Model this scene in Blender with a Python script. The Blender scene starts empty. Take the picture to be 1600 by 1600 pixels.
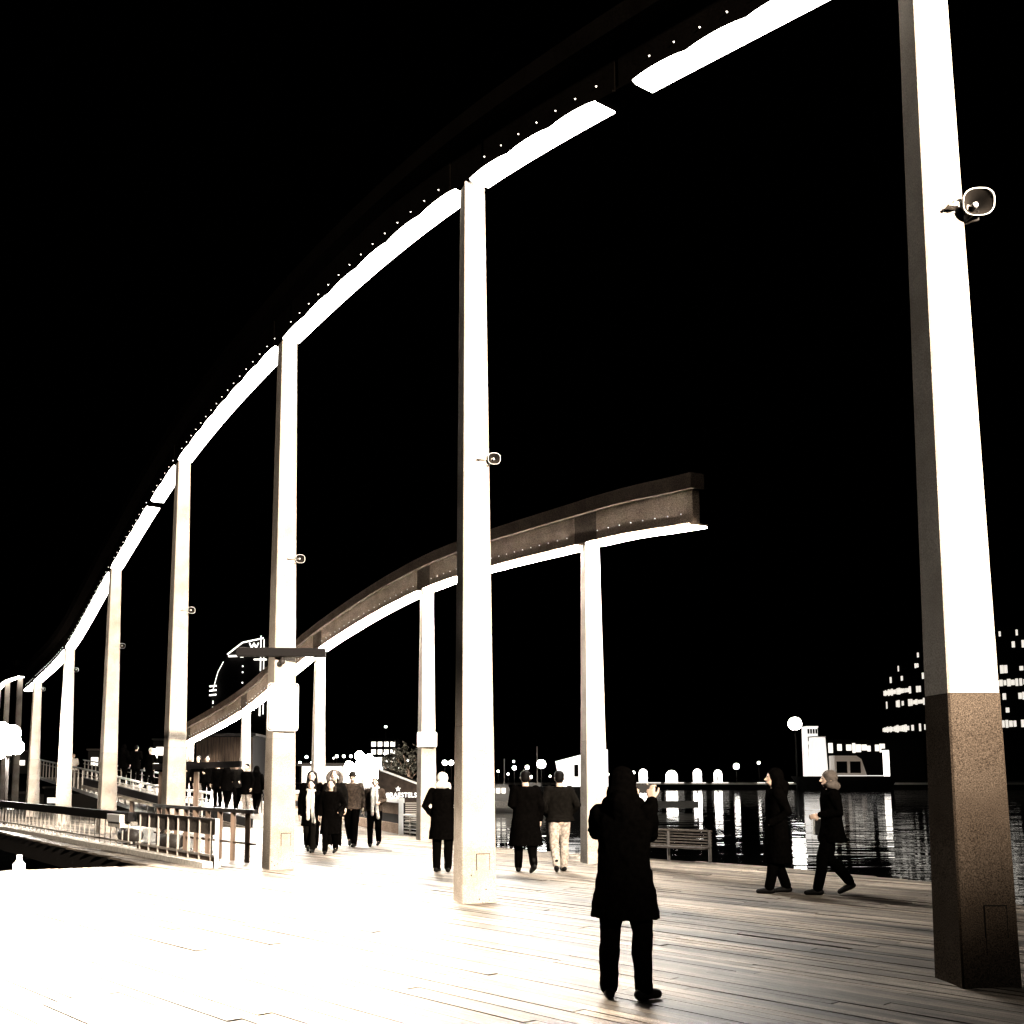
import bpy, math, random
from math import sin, cos, pi, radians, sqrt, atan2
from mathutils import Vector, Matrix
random.seed(7)
S = bpy.context.scene
COL = S.collection

# ------------------------------------------------------------------ camera
cam = bpy.data.cameras.new('camera'); cam_o = bpy.data.objects.new('camera', cam); COL.objects.link(cam_o)
cam_o.location = (0, 0, 1.62); cam_o.rotation_euler = (radians(90 + 6.589), 0, 0)
cam.sensor_width = 36; cam.lens = 36 * 1650 / 1600
cam.shift_x = 0.064375; cam.shift_y = 0.13839
cam.clip_start = 0.1; cam.clip_end = 4000
S.camera = cam_o
# ------------------------------------------------------------------ night sky
W = bpy.data.worlds.new('World'); S.world = W; W.use_nodes = True
nt = W.node_tree; sk = nt.nodes.new('ShaderNodeTexSky'); sk.sky_type = 'NISHITA'; sk.sun_disc = False
sk.sun_elevation = radians(-4); sk.sun_rotation = radians(200)
bg = nt.nodes['Background']; nt.links.new(sk.outputs[0], bg.inputs[0]); bg.inputs[1].default_value = 0.002
# ------------------------------------------------------------------ view
S.view_settings.view_transform = 'Standard'; S.view_settings.look = 'None'
S.view_settings.exposure = 0.0; S.view_settings.gamma = 1.0
S.render.engine = 'CYCLES'
S.cycles.max_bounces = 5; S.cycles.diffuse_bounces = 0; S.cycles.glossy_bounces = 3
S.cycles.use_denoising = True
S.cycles.sample_clamp_indirect = 8.0
# ------------------------------------------------------------------ floodlight added out of view to whiten the deck (mast built below)
MAST = Vector((-20.5, 36.0, 30.0)); MAST_AIM = Vector((-6.0, 12.8, 0.0))
sl = bpy.data.lights.new('added_floodlight', 'SPOT'); sl.energy = 1250000; sl.color = (1.0, 0.86, 0.70)
sl.spot_size = radians(19); sl.spot_blend = 0.55; sl.shadow_soft_size = 0.5
slo = bpy.data.objects.new('added_floodlight', sl); COL.objects.link(slo)
slo.location = MAST; slo.rotation_euler = (MAST_AIM - MAST).to_track_quat('-Z', 'Y').to_euler()
MAST2 = Vector((13.0, -15.0, 11.0)); MAST2_AIM = Vector((-3.0, 22.0, 5.0))  # second floodlight, added behind the camera to whiten the column faces
sl2 = bpy.data.lights.new('added_rear_floodlight', 'SPOT'); sl2.energy = 300000; sl2.color = (1.0, 0.86, 0.70)
sl2.spot_size = radians(29.5); sl2.spot_blend = 0.65; sl2.shadow_soft_size = 0.5
slo2 = bpy.data.objects.new('added_rear_floodlight', sl2); COL.objects.link(slo2)
slo2.location = MAST2; slo2.rotation_euler = (MAST2_AIM - MAST2).to_track_quat('-Z', 'Y').to_euler()
PANEL_STRENGTH = 12.0
GLOBE_STRENGTH = 260.0
WARM = (1.0, 0.86, 0.70)

# ================================================================== helpers
def tag(o, label=None, cat=None, group=None, kind=None):
    if label: o['label'] = label
    if cat: o['category'] = cat
    if group: o['group'] = group
    if kind: o['kind'] = kind
    return o
def thing(name, loc, label, cat, group=None, rz=0.0):
    o = bpy.data.objects.new(name, None); COL.objects.link(o)
    o.location = loc; o.rotation_euler = (0, 0, rz); o.empty_display_size = 0.2
    return tag(o, label, cat, group, 'thing')
def copy_tree(o, parent=None):
    c = o.copy(); COL.objects.link(c); c.parent = parent
    for ch in list(o.children): copy_tree(ch, c)
    return c
def V(*a): return Vector(a)

class MB:
    def __init__(s): s.v = []; s.f = []
    def add(s, vs, fs):
        n = len(s.v); s.v += [tuple(p) for p in vs]; s.f += [tuple(i + n for i in f) for f in fs]; return s
    def box(s, c, d, M=None):
        c = Vector(c); vs = []
        for z in (-.5, .5):
            for x, y in ((-.5, -.5), (.5, -.5), (.5, .5), (-.5, .5)):
                p = Vector((x * d[0], y * d[1], z * d[2]))
                vs.append(c + (M @ p if M else p))
        return s.add(vs, [(3, 2, 1, 0), (4, 5, 6, 7), (0, 1, 5, 4), (1, 2, 6, 5), (2, 3, 7, 6), (3, 0, 4, 7)])
    def bar(s, a, b, w, h, up=(0, 0, 1)):
        a = Vector(a); b = Vector(b); t = (b - a); L = t.length; t = t / L; up = Vector(up)
        n = t.cross(up)
        if n.length < 1e-4: n = t.cross(Vector((1, 0, 0)))
        n.normalize(); u = n.cross(t)
        M = Matrix((t, n, u)).transposed()
        return s.box((a + b) / 2, (L, w, h), M)
    def loft(s, rings, cap=True, closed=True):
        n = len(rings[0]); vs = [p for r in rings for p in r]; fs = []
        for i in range(len(rings) - 1):
            for j in range(n if closed else n - 1):
                k = (j + 1) % n
                fs.append((i * n + j, i * n + k, (i + 1) * n + k, (i + 1) * n + j))
        if cap:
            fs.append(tuple(range(n - 1, -1, -1))); m = (len(rings) - 1) * n; fs.append(tuple(m + j for j in range(n)))
        return s.add(vs, fs)
    def tube(s, pts, rad, n=10, round_end=False):
        pts = [Vector(p) for p in pts]
        if not hasattr(rad, '__len__'): rad = [rad] * len(pts)
        rad = list(rad)
        if round_end:
            t0 = (pts[0] - pts[1]).normalized(); t1 = (pts[-1] - pts[-2]).normalized()
            a = [(pts[0] + t0 * rad[0] * sin(q), rad[0] * cos(q)) for q in (1.35, .9, .45)]
            b = [(pts[-1] + t1 * rad[-1] * sin(q), rad[-1] * cos(q)) for q in (.45, .9, 1.35)]
            pts = [p for p, _ in a] + pts + [p for p, _ in b]; rad = [r for _, r in a] + rad + [r for _, r in b]
        rings = []; ref = None
        for i, p in enumerate(pts):
            t = (pts[min(i + 1, len(pts) - 1)] - pts[max(i - 1, 0)]).normalized()
            if ref is None:
                ref = Vector((0, 0, 1)) if abs(t.z) < .9 else Vector((1, 0, 0))
            x = (ref - t * ref.dot(t)).normalized(); ref = x; y = t.cross(x)
            rings.append([p + (x * cos(2 * pi * k / n) + y * sin(2 * pi * k / n)) * rad[i] for k in range(n)])
        return s.loft(rings)
    def ell(s, c, r, nu=14, nv=9):
        if not hasattr(r, '__len__'): r = (r, r, r)
        c = Vector(c); rings = []
        for i in range(nv):
            a = -pi / 2 + .12 + (pi - .24) * i / (nv - 1)
            rings.append([c + Vector((r[0] * cos(a) * cos(2 * pi * k / nu), r[1] * cos(a) * sin(2 * pi * k / nu), r[2] * sin(a))) for k in range(nu)])
        return s.loft(rings)
    def prism(s, poly, z0, z1):
        n = len(poly)
        vs = [(x, y, z0) for x, y in poly] + [(x, y, z1) for x, y in poly]
        fs = [tuple(range(n - 1, -1, -1)), tuple(range(n, 2 * n))] + [(i, (i + 1) % n, n + (i + 1) % n, n + i) for i in range(n)]
        return s.add(vs, fs)
    def build(s, name, mat, parent=None, world=True, smooth=False, bevel=0.0):
        if parent is not None and world:
            o0 = parent
            while o0.parent: o0 = o0.parent
            off = o0.location; vs = [(x - off.x, y - off.y, z - off.z) for x, y, z in s.v]
        else: vs = s.v
        me = bpy.data.meshes.new(name); me.from_pydata(vs, [], s.f); me.update()
        if smooth: me.polygons.foreach_set('use_smooth', [True] * len(me.polygons))
        me.materials.append(mat)
        o = bpy.data.objects.new(name, me); COL.objects.link(o); o.parent = parent
        if bevel:
            m = o.modifiers.new('bevel', 'BEVEL'); m.width = bevel; m.segments = 2; m.limit_method = 'ANGLE'
        return o

def mat(name, color, rough=.6, spec=.3, noise=0.0, nscale=8.0, bump=0.0, metal=0.0, stretch=None, detail=4, dark=None):
    m = bpy.data.materials.new(name); m.use_nodes = True; t = m.node_tree; b = t.nodes['Principled BSDF']
    b.inputs['Base Color'].default_value = (*color, 1); b.inputs['Roughness'].default_value = rough
    b.inputs['Specular IOR Level'].default_value = spec; b.inputs['Metallic'].default_value = metal
    if noise or bump:
        tc = t.nodes.new('ShaderNodeTexCoord'); mp = t.nodes.new('ShaderNodeMapping'); nz = t.nodes.new('ShaderNodeTexNoise')
        t.links.new(tc.outputs['Object'], mp.inputs[0]); t.links.new(mp.outputs[0], nz.inputs['Vector'])
        if stretch: mp.inputs['Scale'].default_value = stretch
        nz.inputs['Scale'].default_value = nscale; nz.inputs['Detail'].default_value = detail
        if noise:
            r = t.nodes.new('ShaderNodeValToRGB'); d = dark or tuple(c * (1 - noise) for c in color)
            r.color_ramp.elements[0].position = .35; r.color_ramp.elements[1].position = .65
            r.color_ramp.elements[0].color = (*d, 1); r.color_ramp.elements[1].color = (*color, 1)
            t.links.new(nz.outputs[0], r.inputs[0]); t.links.new(r.outputs[0], b.inputs['Base Color'])
        if bump:
            bp = t.nodes.new('ShaderNodeBump'); bp.inputs['Strength'].default_value = bump; bp.inputs['Distance'].default_value = .01
            t.links.new(nz.outputs[0], bp.inputs['Height']); t.links.new(bp.outputs[0], b.inputs['Normal'])
    return m
def emit(name, color, strength):
    m = bpy.data.materials.new(name); m.use_nodes = True; b = m.node_tree.nodes['Principled BSDF']
    b.inputs['Base Color'].default_value = (.8, .8, .8, 1); b.inputs['Emission Color'].default_value = (*color, 1)
    b.inputs['Emission Strength'].default_value = strength; b.inputs['Roughness'].default_value = .5
    return m

# ---- column paint: coats with fine speckle and weathering
def paint(name, color, speck, scale):
    m = mat(name, color, .8, .0)
    t = m.node_tree; b = t.nodes['Principled BSDF']; tc = t.nodes.new('ShaderNodeTexCoord')
    n1 = t.nodes.new('ShaderNodeTexNoise'); n1.inputs['Scale'].default_value = scale; n1.inputs['Detail'].default_value = 6; n1.inputs['Roughness'].default_value = .8
    n2 = t.nodes.new('ShaderNodeTexNoise'); n2.inputs['Scale'].default_value = 2.2; n2.inputs['Detail'].default_value = 3
    t.links.new(tc.outputs['Object'], n1.inputs['Vector']); t.links.new(tc.outputs['Object'], n2.inputs['Vector'])
    r1 = t.nodes.new('ShaderNodeValToRGB'); r1.color_ramp.elements[0].position = .38; r1.color_ramp.elements[1].position = .64
    r1.color_ramp.elements[0].color = (*[c * (1 - speck) for c in color], 1); r1.color_ramp.elements[1].color = (*[min(1, c * (1 + speck * .6)) for c in color], 1)
    r2 = t.nodes.new('ShaderNodeValToRGB'); r2.color_ramp.elements[0].position = .3; r2.color_ramp.elements[1].position = .6
    r2.color_ramp.elements[0].color = (.72, .7, .68, 1); r2.color_ramp.elements[1].color = (1, 1, 1, 1)
    mx = t.nodes.new('ShaderNodeMix'); mx.data_type = 'RGBA'; mx.blend_type = 'MULTIPLY'; mx.inputs[0].default_value = 1
    t.links.new(n1.outputs[0], r1.inputs[0]); t.links.new(n2.outputs[0], r2.inputs[0])
    t.links.new(r1.outputs[0], mx.inputs[6]); t.links.new(r2.outputs[0], mx.inputs[7]); t.links.new(mx.outputs[2], b.inputs['Base Color'])
    return m
M_UP = paint('white_column_paint', (.52, .455, .39), .45, 80)
M_LOW = paint('shaded_column_base', (.095, .072, .054), .95, 110)  # right column's lower part, darkened in the colour where the light cuts off
M_LOW_W = paint('pale_column_base_paint', (.43, .375, .32), .6, 90)
M_BEAM = paint('beam_grey_paint', (.36, .265, .20), .9, 60)
M_BEAMD = paint('beam_dark_paint', (.13, .096, .074), .9, 60)
M_BEAMK = paint('beam_unlit_black', (.0014, .0011, .0009), .6, 45)  # near-black colour stands in for the beams being unlit
M_BEAMK.node_tree.nodes['Principled BSDF'].inputs['Specular IOR Level'].default_value = 0
for m_ in (M_BEAM, M_BEAMD): m_.node_tree.nodes['Principled BSDF'].inputs['Specular IOR Level'].default_value = 0
M_PANEL = emit('luminous_panel', (1, .95, .87), PANEL_STRENGTH)
M_PANELB = emit('luminous_panel_low_row', (1, .95, .87), 330.0)
M_DOT = emit('marker_light', (1, .93, .85), 2.0)  # bolt heads glow in place of their glint
M_BLACK = mat('black_steel', (.006, .005, .005), .7, .1)
M_DARK = mat('dark_steel', (.03, .025, .022), .5, .3, .4, 30)
M_RAIL = mat('galvanised_rail', (.45, .40, .35), .45, .4, .3, 40)
M_BROWN = mat('brown_timber', (.16, .11, .08), .7, .2, .5, 12, .3, stretch=(1, 1, .1))
M_WHITE = mat('white_enamel', (.78, .76, .73), .4, .4, .08, 20)
M_KERB = mat('pale_kerb_concrete', (.72, .67, .6), .8, .2, .3, 14, .2)
M_SEAM = mat('dark_seam', (.01, .009, .008), .9, .05)
M_SCUFF = mat('dark_scuff', (.03, .024, .02), .9, .05)
M_LIT = emit('lit_window', (1, .92, .8), 2.2)
M_LITW = emit('bright_lamp', (1, .95, .88), 20.0)
M_LITQ = emit('quay_lamp', (1, .95, .88), 14.0)
M_LITR = emit('restaurant_light', (1, .93, .82), 1.4)
M_LITO = emit('office_light', (1, .93, .82), .95)
M_TUBE = emit('outline_light', (1, .95, .88), 2.5)
M_LETTER = emit('sign_letters', (1, .96, .9), 1.5)
M_BLDG = mat('dark_facade', (.012, .011, .01), .8, .1, .3, .5)

# ================================================================== water, land
wm = bpy.data.materials.new('harbour_water'); wm.use_nodes = True; t = wm.node_tree; b = t.nodes['Principled BSDF']
b.inputs['Base Color'].default_value = (.002, .002, .002, 1); b.inputs['Roughness'].default_value = .04; b.inputs['IOR'].default_value = 1.33
tc = t.nodes.new('ShaderNodeTexCoord'); mp = t.nodes.new('ShaderNodeMapping'); mp.inputs['Scale'].default_value = (.3, .9, 1)
n1 = t.nodes.new('ShaderNodeTexNoise'); n1.inputs['Scale'].default_value = 1.3; n1.inputs['Detail'].default_value = 1.5
n2 = t.nodes.new('ShaderNodeTexNoise'); n2.inputs['Scale'].default_value = .28; n2.inputs['Detail'].default_value = 2
ad = t.nodes.new('ShaderNodeMath'); ad.operation = 'MULTIPLY_ADD'; ad.inputs[1].default_value = 2.0
bp = t.nodes.new('ShaderNodeBump'); bp.inputs['Strength'].default_value = .5; bp.inputs['Distance'].default_value = .045
t.links.new(tc.outputs['Object'], mp.inputs[0])
t.links.new(mp.outputs[0], n1.inputs['Vector']); t.links.new(mp.outputs[0], n2.inputs['Vector'])
t.links.new(n2.outputs[0], ad.inputs[0]); t.links.new(n1.outputs[0], ad.inputs[2])
t.links.new(ad.outputs[0], bp.inputs['Height']); t.links.new(bp.outputs[0], b.inputs['Normal'])
WZ = -1.05
wo = MB().add([(-1500, -200, WZ), (1500, -200, WZ), (1500, 2500, WZ), (-1500, 2500, WZ)], [(0, 1, 2, 3)]).build('water', wm)
tag(wo, 'black harbour water with streaks of lamp light', None, None, 'structure')
M_LAND = mat('dark_ground', (.02, .018, .016), .9, .1, .3, .3)
qo = MB().prism([(-40, 218), (420, 218), (420, 800), (-40, 800)], WZ - 1, .12).build('quay', M_LAND)
tag(qo, 'dark stone quay across the harbour', None, None, 'structure')
qe = MB().box((190, 217.8, .0), (460, .5, .42)).build('kerb', M_KERB, qo)
lo = MB().prism([(-600, 72), (-60, 72), (-6, 110), (-4, 800), (-600, 800)], WZ - 1, .05).build('far_shore', M_LAND)
tag(lo, 'dark far shore behind the bridge', None, None, 'structure')

# ================================================================== boardwalk
DECK = [(12, -8), (12, 5), (8.6, 10), (7.2, 13.2), (7.5, 16.4), (6.85, 17.55), (5.65, 19.5), (3.86, 21.35), (1.2, 24.15), (-.7, 28.4), (-7.1, 49.4),
        (-26, 52), (-14.6, 33.6), (-5.4, 19.53), (-13.5, 15.4), (-13.5, -8)]
U = Vector((-.66, .75)).normalized(); Q = Vector((U.y, -U.x))
def wood(name, rnd):
    m = bpy.data.materials.new(name); m.use_nodes = True; t = m.node_tree; b = t.nodes['Principled BSDF']
    b.inputs['Roughness'].default_value = .5; b.inputs['Specular IOR Level'].default_value = .35
    ge = t.nodes.new('ShaderNodeNewGeometry'); mp = t.nodes.new('ShaderNodeMapping'); mp.vector_type = 'TEXTURE'
    mp.inputs['Rotation'].default_value = (0, 0, atan2(U.y, U.x)); mp.inputs['Scale'].default_value = (12, 1, 1)
    nz = t.nodes.new('ShaderNodeTexNoise'); nz.inputs['Scale'].default_value = 22; nz.inputs['Detail'].default_value = 6; nz.inputs['Roughness'].default_value = .75
    t.links.new(ge.outputs['Position'], mp.inputs[0]); t.links.new(mp.outputs[0], nz.inputs['Vector'])
    gr = t.nodes.new('ShaderNodeTexNoise'); gr.inputs['Scale'].default_value = 130; gr.inputs['Detail'].default_value = 3
    t.links.new(ge.outputs['Position'], gr.inputs['Vector'])
    r = t.nodes.new('ShaderNodeValToRGB'); r.color_ramp.elements[0].position = .3; r.color_ramp.elements[1].position = .62
    r.color_ramp.elements[0].color = (.02, .015, .011, 1); r.color_ramp.elements[1].color = (.30, .25, .20, 1)
    t.links.new(nz.outputs[0], r.inputs[0])
    if rnd == 'object':
        rn = t.nodes.new('ShaderNodeObjectInfo').outputs['Random']
    else: rn = ge.outputs['Random Per Island']
    mr = t.nodes.new('ShaderNodeMapRange'); mr.inputs[3].default_value = .35; mr.inputs[4].default_value = 1.2
    t.links.new(rn, mr.inputs[0])
    mg = t.nodes.new('ShaderNodeMapRange'); mg.inputs[1].default_value = .3; mg.inputs[2].default_value = .7; mg.inputs[3].default_value = .3; mg.inputs[4].default_value = 1.7
    t.links.new(gr.outputs[0], mg.inputs[0])
    mm = t.nodes.new('ShaderNodeMath'); mm.operation = 'MULTIPLY'; t.links.new(mr.outputs[0], mm.inputs[0]); t.links.new(mg.outputs[0], mm.inputs[1])
    mp2 = t.nodes.new('ShaderNodeMapping'); mp2.vector_type = 'TEXTURE'; mp2.inputs['Rotation'].default_value = (0, 0, atan2(U.y, U.x)); mp2.inputs['Scale'].default_value = (7, 1, 1)
    wr = t.nodes.new('ShaderNodeTexNoise'); wr.inputs['Scale'].default_value = 2.1; wr.inputs['Detail'].default_value = 3; wr.inputs['Roughness'].default_value = .6
    t.links.new(ge.outputs['Position'], mp2.inputs[0]); t.links.new(mp2.outputs[0], wr.inputs['Vector'])
    mw_ = t.nodes.new('ShaderNodeMapRange'); mw_.inputs[1].default_value = .36; mw_.inputs[2].default_value = .64; mw_.inputs[3].default_value = .15; mw_.inputs[4].default_value = 1.55
    t.links.new(wr.outputs[0], mw_.inputs[0]); m0 = mm; mm = t.nodes.new('ShaderNodeMath'); mm.operation = 'MULTIPLY'
    t.links.new(m0.outputs[0], mm.inputs[0]); t.links.new(mw_.outputs[0], mm.inputs[1])
    sc = t.nodes.new('ShaderNodeVectorMath'); sc.operation = 'SCALE'
    t.links.new(r.outputs[0], sc.inputs[0]); t.links.new(mm.outputs[0], sc.inputs['Scale']); t.links.new(sc.outputs[0], b.inputs['Base Color'])
    bp = t.nodes.new('ShaderNodeBump'); bp.inputs['Strength'].default_value = .5; bp.inputs['Distance'].default_value = .006
    t.links.new(nz.outputs[0], bp.inputs['Height']); t.links.new(bp.outputs[0], b.inputs['Normal'])
    return m
M_PLANK = wood('weathered_plank', 'object'); M_PLANKS = wood('weathered_planking', 'island')
deck = MB().prism(DECK, -.5, -.045).build('boardwalk', M_DARK)
tag(deck, 'pale timber boardwalk over the harbour', None, None, 'structure')
me1 = bpy.data.meshes.new('plank')
cb = MB().box((0, 0, 0), (1, 1, 1)); me1.from_pydata(cb.v, [], cb.f); me1.materials.append(M_PLANK)
PW, GAP, TH = .115, .006, .04
def spans(c):
    xs = []; n = len(DECK)
    for i in range(n):
        a = Vector(DECK[i]); bq = Vector(DECK[(i + 1) % n]); da = a.dot(Q) - c; db = bq.dot(Q) - c
        if (da < 0) != (db < 0):
            k = da / (da - db); xs.append((a + (bq - a) * k).dot(U))
    xs.sort(); return list(zip(xs[::2], xs[1::2]))
qs = [Vector(p).dot(Q) for p in DECK]; planks = []
k = math.ceil(min(qs) / (PW + GAP)); rp = random.Random(3)
while k * (PW + GAP) < max(qs):
    c = k * (PW + GAP) + .001
    off = rp.choice((0, 1.3, 2.6)) + rp.uniform(-.2, .2)
    for a, bb in spans(c):
        s = math.floor((a - off) / 3.9) * 3.9 + off
        while s < bb:
            s0 = max(s + .003, a); s1 = min(s + 3.9 - .003, bb)
            if s1 - s0 > .05: planks.append((c, s0, s1, rp.gauss(0, .0026), rp.gauss(0, .012), rp.gauss(0, .0008)))
            s += 3.9
    k += 1
def pl_rank(p):
    best = 0
    for w in (.1, .5, .9):
        m = U * (p[1] + (p[2] - p[1]) * w) + Q * p[0]
        if m.y > 6.7 and -.44 * m.y - .3 < m.x < .57 * m.y + .3: best += (p[2] - p[1]) / m.y ** 3
    return best
planks.sort(key=pl_rank, reverse=True)
rest = MB()
for i, (c, s0, s1, dz, tl, tw) in enumerate(planks):
    m = U * ((s0 + s1) / 2) + Q * c
    R = Matrix.Rotation(atan2(U.y, U.x), 3, 'Z') @ Matrix.Rotation(tl, 3, 'X') @ Matrix.Rotation(tw, 3, 'Y')
    if i < 300:
        o = bpy.data.objects.new('plank', me1); COL.objects.link(o); o.parent = deck
        o.location = (m.x, m.y, -TH / 2 + dz); o.rotation_euler = R.to_euler(); o.scale = (s1 - s0, PW, TH)
    else: rest.box((m.x, m.y, -TH / 2 + dz), (s1 - s0, PW, TH), R)
ro = rest.build('planking', M_PLANKS, deck); ro['kind'] = 'stuff'

# ================================================================== columns and beams
def shaft_mb(w0, w1, z0, z1, bev=.014):
    rings = []
    for w, z in ((w0, z0), (w1, z1)):
        h = w / 2; r = []
        for sx, sy in ((1, 1), (-1, 1), (-1, -1), (1, -1)):
            e = [(sx * h, sy * (h - bev)), (sx * (h - bev), sy * h)]
            if sx * sy < 0: e.reverse()
            r += [Vector((x, y, z)) for x, y in e]
        rings.append(r)
    return MB().loft(rings)
def column(x, y, h, nr, label, group, panel=True, low=M_LOW_W, w0=.465, w1=.285, seam=2.27):
    # local -Y is the face with normal nr (degrees)
    c = thing('steel_column', (x, y, 0), label, 'column', group, radians(nr + 90))
    ws = w0 + (w1 - w0) * seam / h
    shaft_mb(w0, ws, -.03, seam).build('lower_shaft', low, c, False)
    shaft_mb(ws - .006, w1, seam + .004, h).build('upper_shaft', M_UP, c, False)
    MB().box((0, 0, seam + .001), (ws - .03, ws - .03, .012)).build('weld_seam', M_SEAM, c, False)
    if panel:
        p = MB().box((.055, -(w0 / 2 - .004), .43), (.165, .012, .37)).build('access_hatch', low, c, False)
        MB().box((.055, -(w0 / 2 - .008), .43), (.185, .008, .39)).build('hatch_gap', M_SEAM, p, False)
    sc = MB(); rr = random.Random(hash((round(x, 1), round(y, 1))) & 255)
    rr = random.Random(int(abs(x * 31 + y * 17)) + 3)
    for i in range(14):
        zz = rr.uniform(.02, .5) ** 1.5; ww = rr.uniform(.008, .035); hh = ww * rr.uniform(.4, 1.4); xx = rr.uniform(-.2, .2)
        yy = -(w0 / 2 + .0015 - (w0 - ws) / 2 * zz / seam)
        pts = [V(xx + ww * .5 * cos(a) * rr.uniform(.5, 1), yy, zz + hh * .5 * sin(a) * rr.uniform(.5, 1)) for a in [j * pi / 3 for j in range(6)]]
        sc.add(pts, [tuple(range(6))])
    q = sc.build('scuff_marks', M_SCUFF, c, False); q['kind'] = 'stuff'
    return c
GA = 'columns of the tall near row'; GB = 'columns of the low far row'; GC = 'columns of the distant row'
RA = [(8.0, 3.1, 7.95, 262), (4.19, 8.57, 9.0, 271), (.37, 14.01, 9.84, 283.5), (-2.95, 18.87, 9.60, 297), (-6.27, 24.5, 9.02, 300), (-9.7, 30.5, 7.6, 301), (-13.1, 36.5, 6.0, 301), (-16.5, 42.5, 5.37, 301)]
LA = [None, 'tallest-looking column at the right edge, grey below and white above', 'white column in the middle with a horn speaker, woman in pale hat beside it',
      'white column carrying the large rounded white sign', 'white column crossed by the black gate bar', 'fifth column of the tall row, behind the railing, left of the gate column',
      'sixth column of the tall row, thin and white by the sloping gangway', 'last and shortest column of the tall row, next to the glowing globe']
for i, (x, y, h, nr) in enumerate(RA):
    if i == 0: continue
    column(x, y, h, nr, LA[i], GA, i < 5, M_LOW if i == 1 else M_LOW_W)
RB = [(2.79, 20.1, 6.06, 281), (-.5, 27.2, 6.42, 287), (-4.09, 34, 5.62, 290), (-7.76, 41, 4.13, 292), (-11.6, 48, 3.15, 294)]
LB = ['white column under the cut end of the low beam', 'white column carrying the small white box sign', 'white column rising behind the walking group',
      'short column of the low row above the crowd', 'shortest column of the low row beside the timber hut']
for i, (x, y, h, nr) in enumerate(RB): column(x, y, h, nr, LB[i], GB, False, w0=.44)
RC = [(-24.3, 60, 7.2, 300), (-27.5, 66, 7.5, 300), (-30.6, 72, 7.5, 300)]
LC = ['first column of the distant row, right of the two behind the globe', 'middle column of the distant row above the glowing globe', 'column of the distant row cut by the left picture edge']
for i, (x, y, h, nr) in enumerate(RC): column(x, y, h, nr, LC[i], GC, False, w0=.36, w1=.28)

def crom(P, n=24):
    P = [Vector(p) for p in P]; P = [P[0] * 2 - P[1]] + P + [P[-1] * 2 - P[-2]]; out = []
    for i in range(1, len(P) - 2):
        for k in range(n):
            u = k / n; a, b_, c, d = P[i - 1], P[i], P[i + 1], P[i + 2]
            out.append(.5 * ((2 * b_) + (c - a) * u + (2 * a - 5 * b_ + 4 * c - d) * u * u + (3 * b_ - a - 3 * c + d) * u ** 3))
    out.append(P[-2]); return out
class Path:
    def __init__(s, P):
        s.p = crom(P); s.d = [0]
        for a, b_ in zip(s.p, s.p[1:]): s.d.append(s.d[-1] + (b_ - a).length)
        s.L = s.d[-1]
    def at(s, q):
        if q < 0: return s.p[0] + (s.p[0] - s.p[1]).normalized() * -q
        if q > s.L - 1e-6: return s.p[-1] + (s.p[-1] - s.p[-2]).normalized() * (q - s.L)
        lo, hi = 0, len(s.d) - 1
        while hi - lo > 1:
            m = (lo + hi) // 2
            if s.d[m] <= q: lo = m
            else: hi = m
        k = (q - s.d[lo]) / (s.d[hi] - s.d[lo]); return s.p[lo].lerp(s.p[hi], k)
    def frame(s, q):
        t = (s.at(q + .05) - s.at(q - .05)); t.normalize(); n = Vector((t.y, -t.x, 0)).normalized()
        n = -n if n.y > 0 else n                # horizontal normal towards the camera side
        return s.at(q), t, n, Vector((0, 0, 1))
    def near(s, xy): return min(s.d, key=lambda q: (s.at(q).xy - Vector(xy)).length)
def sweep(path, q0, q1, n0, n1, z0, z1, step=.5):
    k = max(1, int((q1 - q0) / step + .5)); rings = []
    for i in range(k + 1):
        p, t, n, u = path.frame(q0 + (q1 - q0) * i / k)
        rings.append([p + n * n0 + u * z0, p + n * n1 + u * z0, p + n * n1 + u * z1, p + n * n0 + u * z1])
    return MB().loft(rings)
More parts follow.
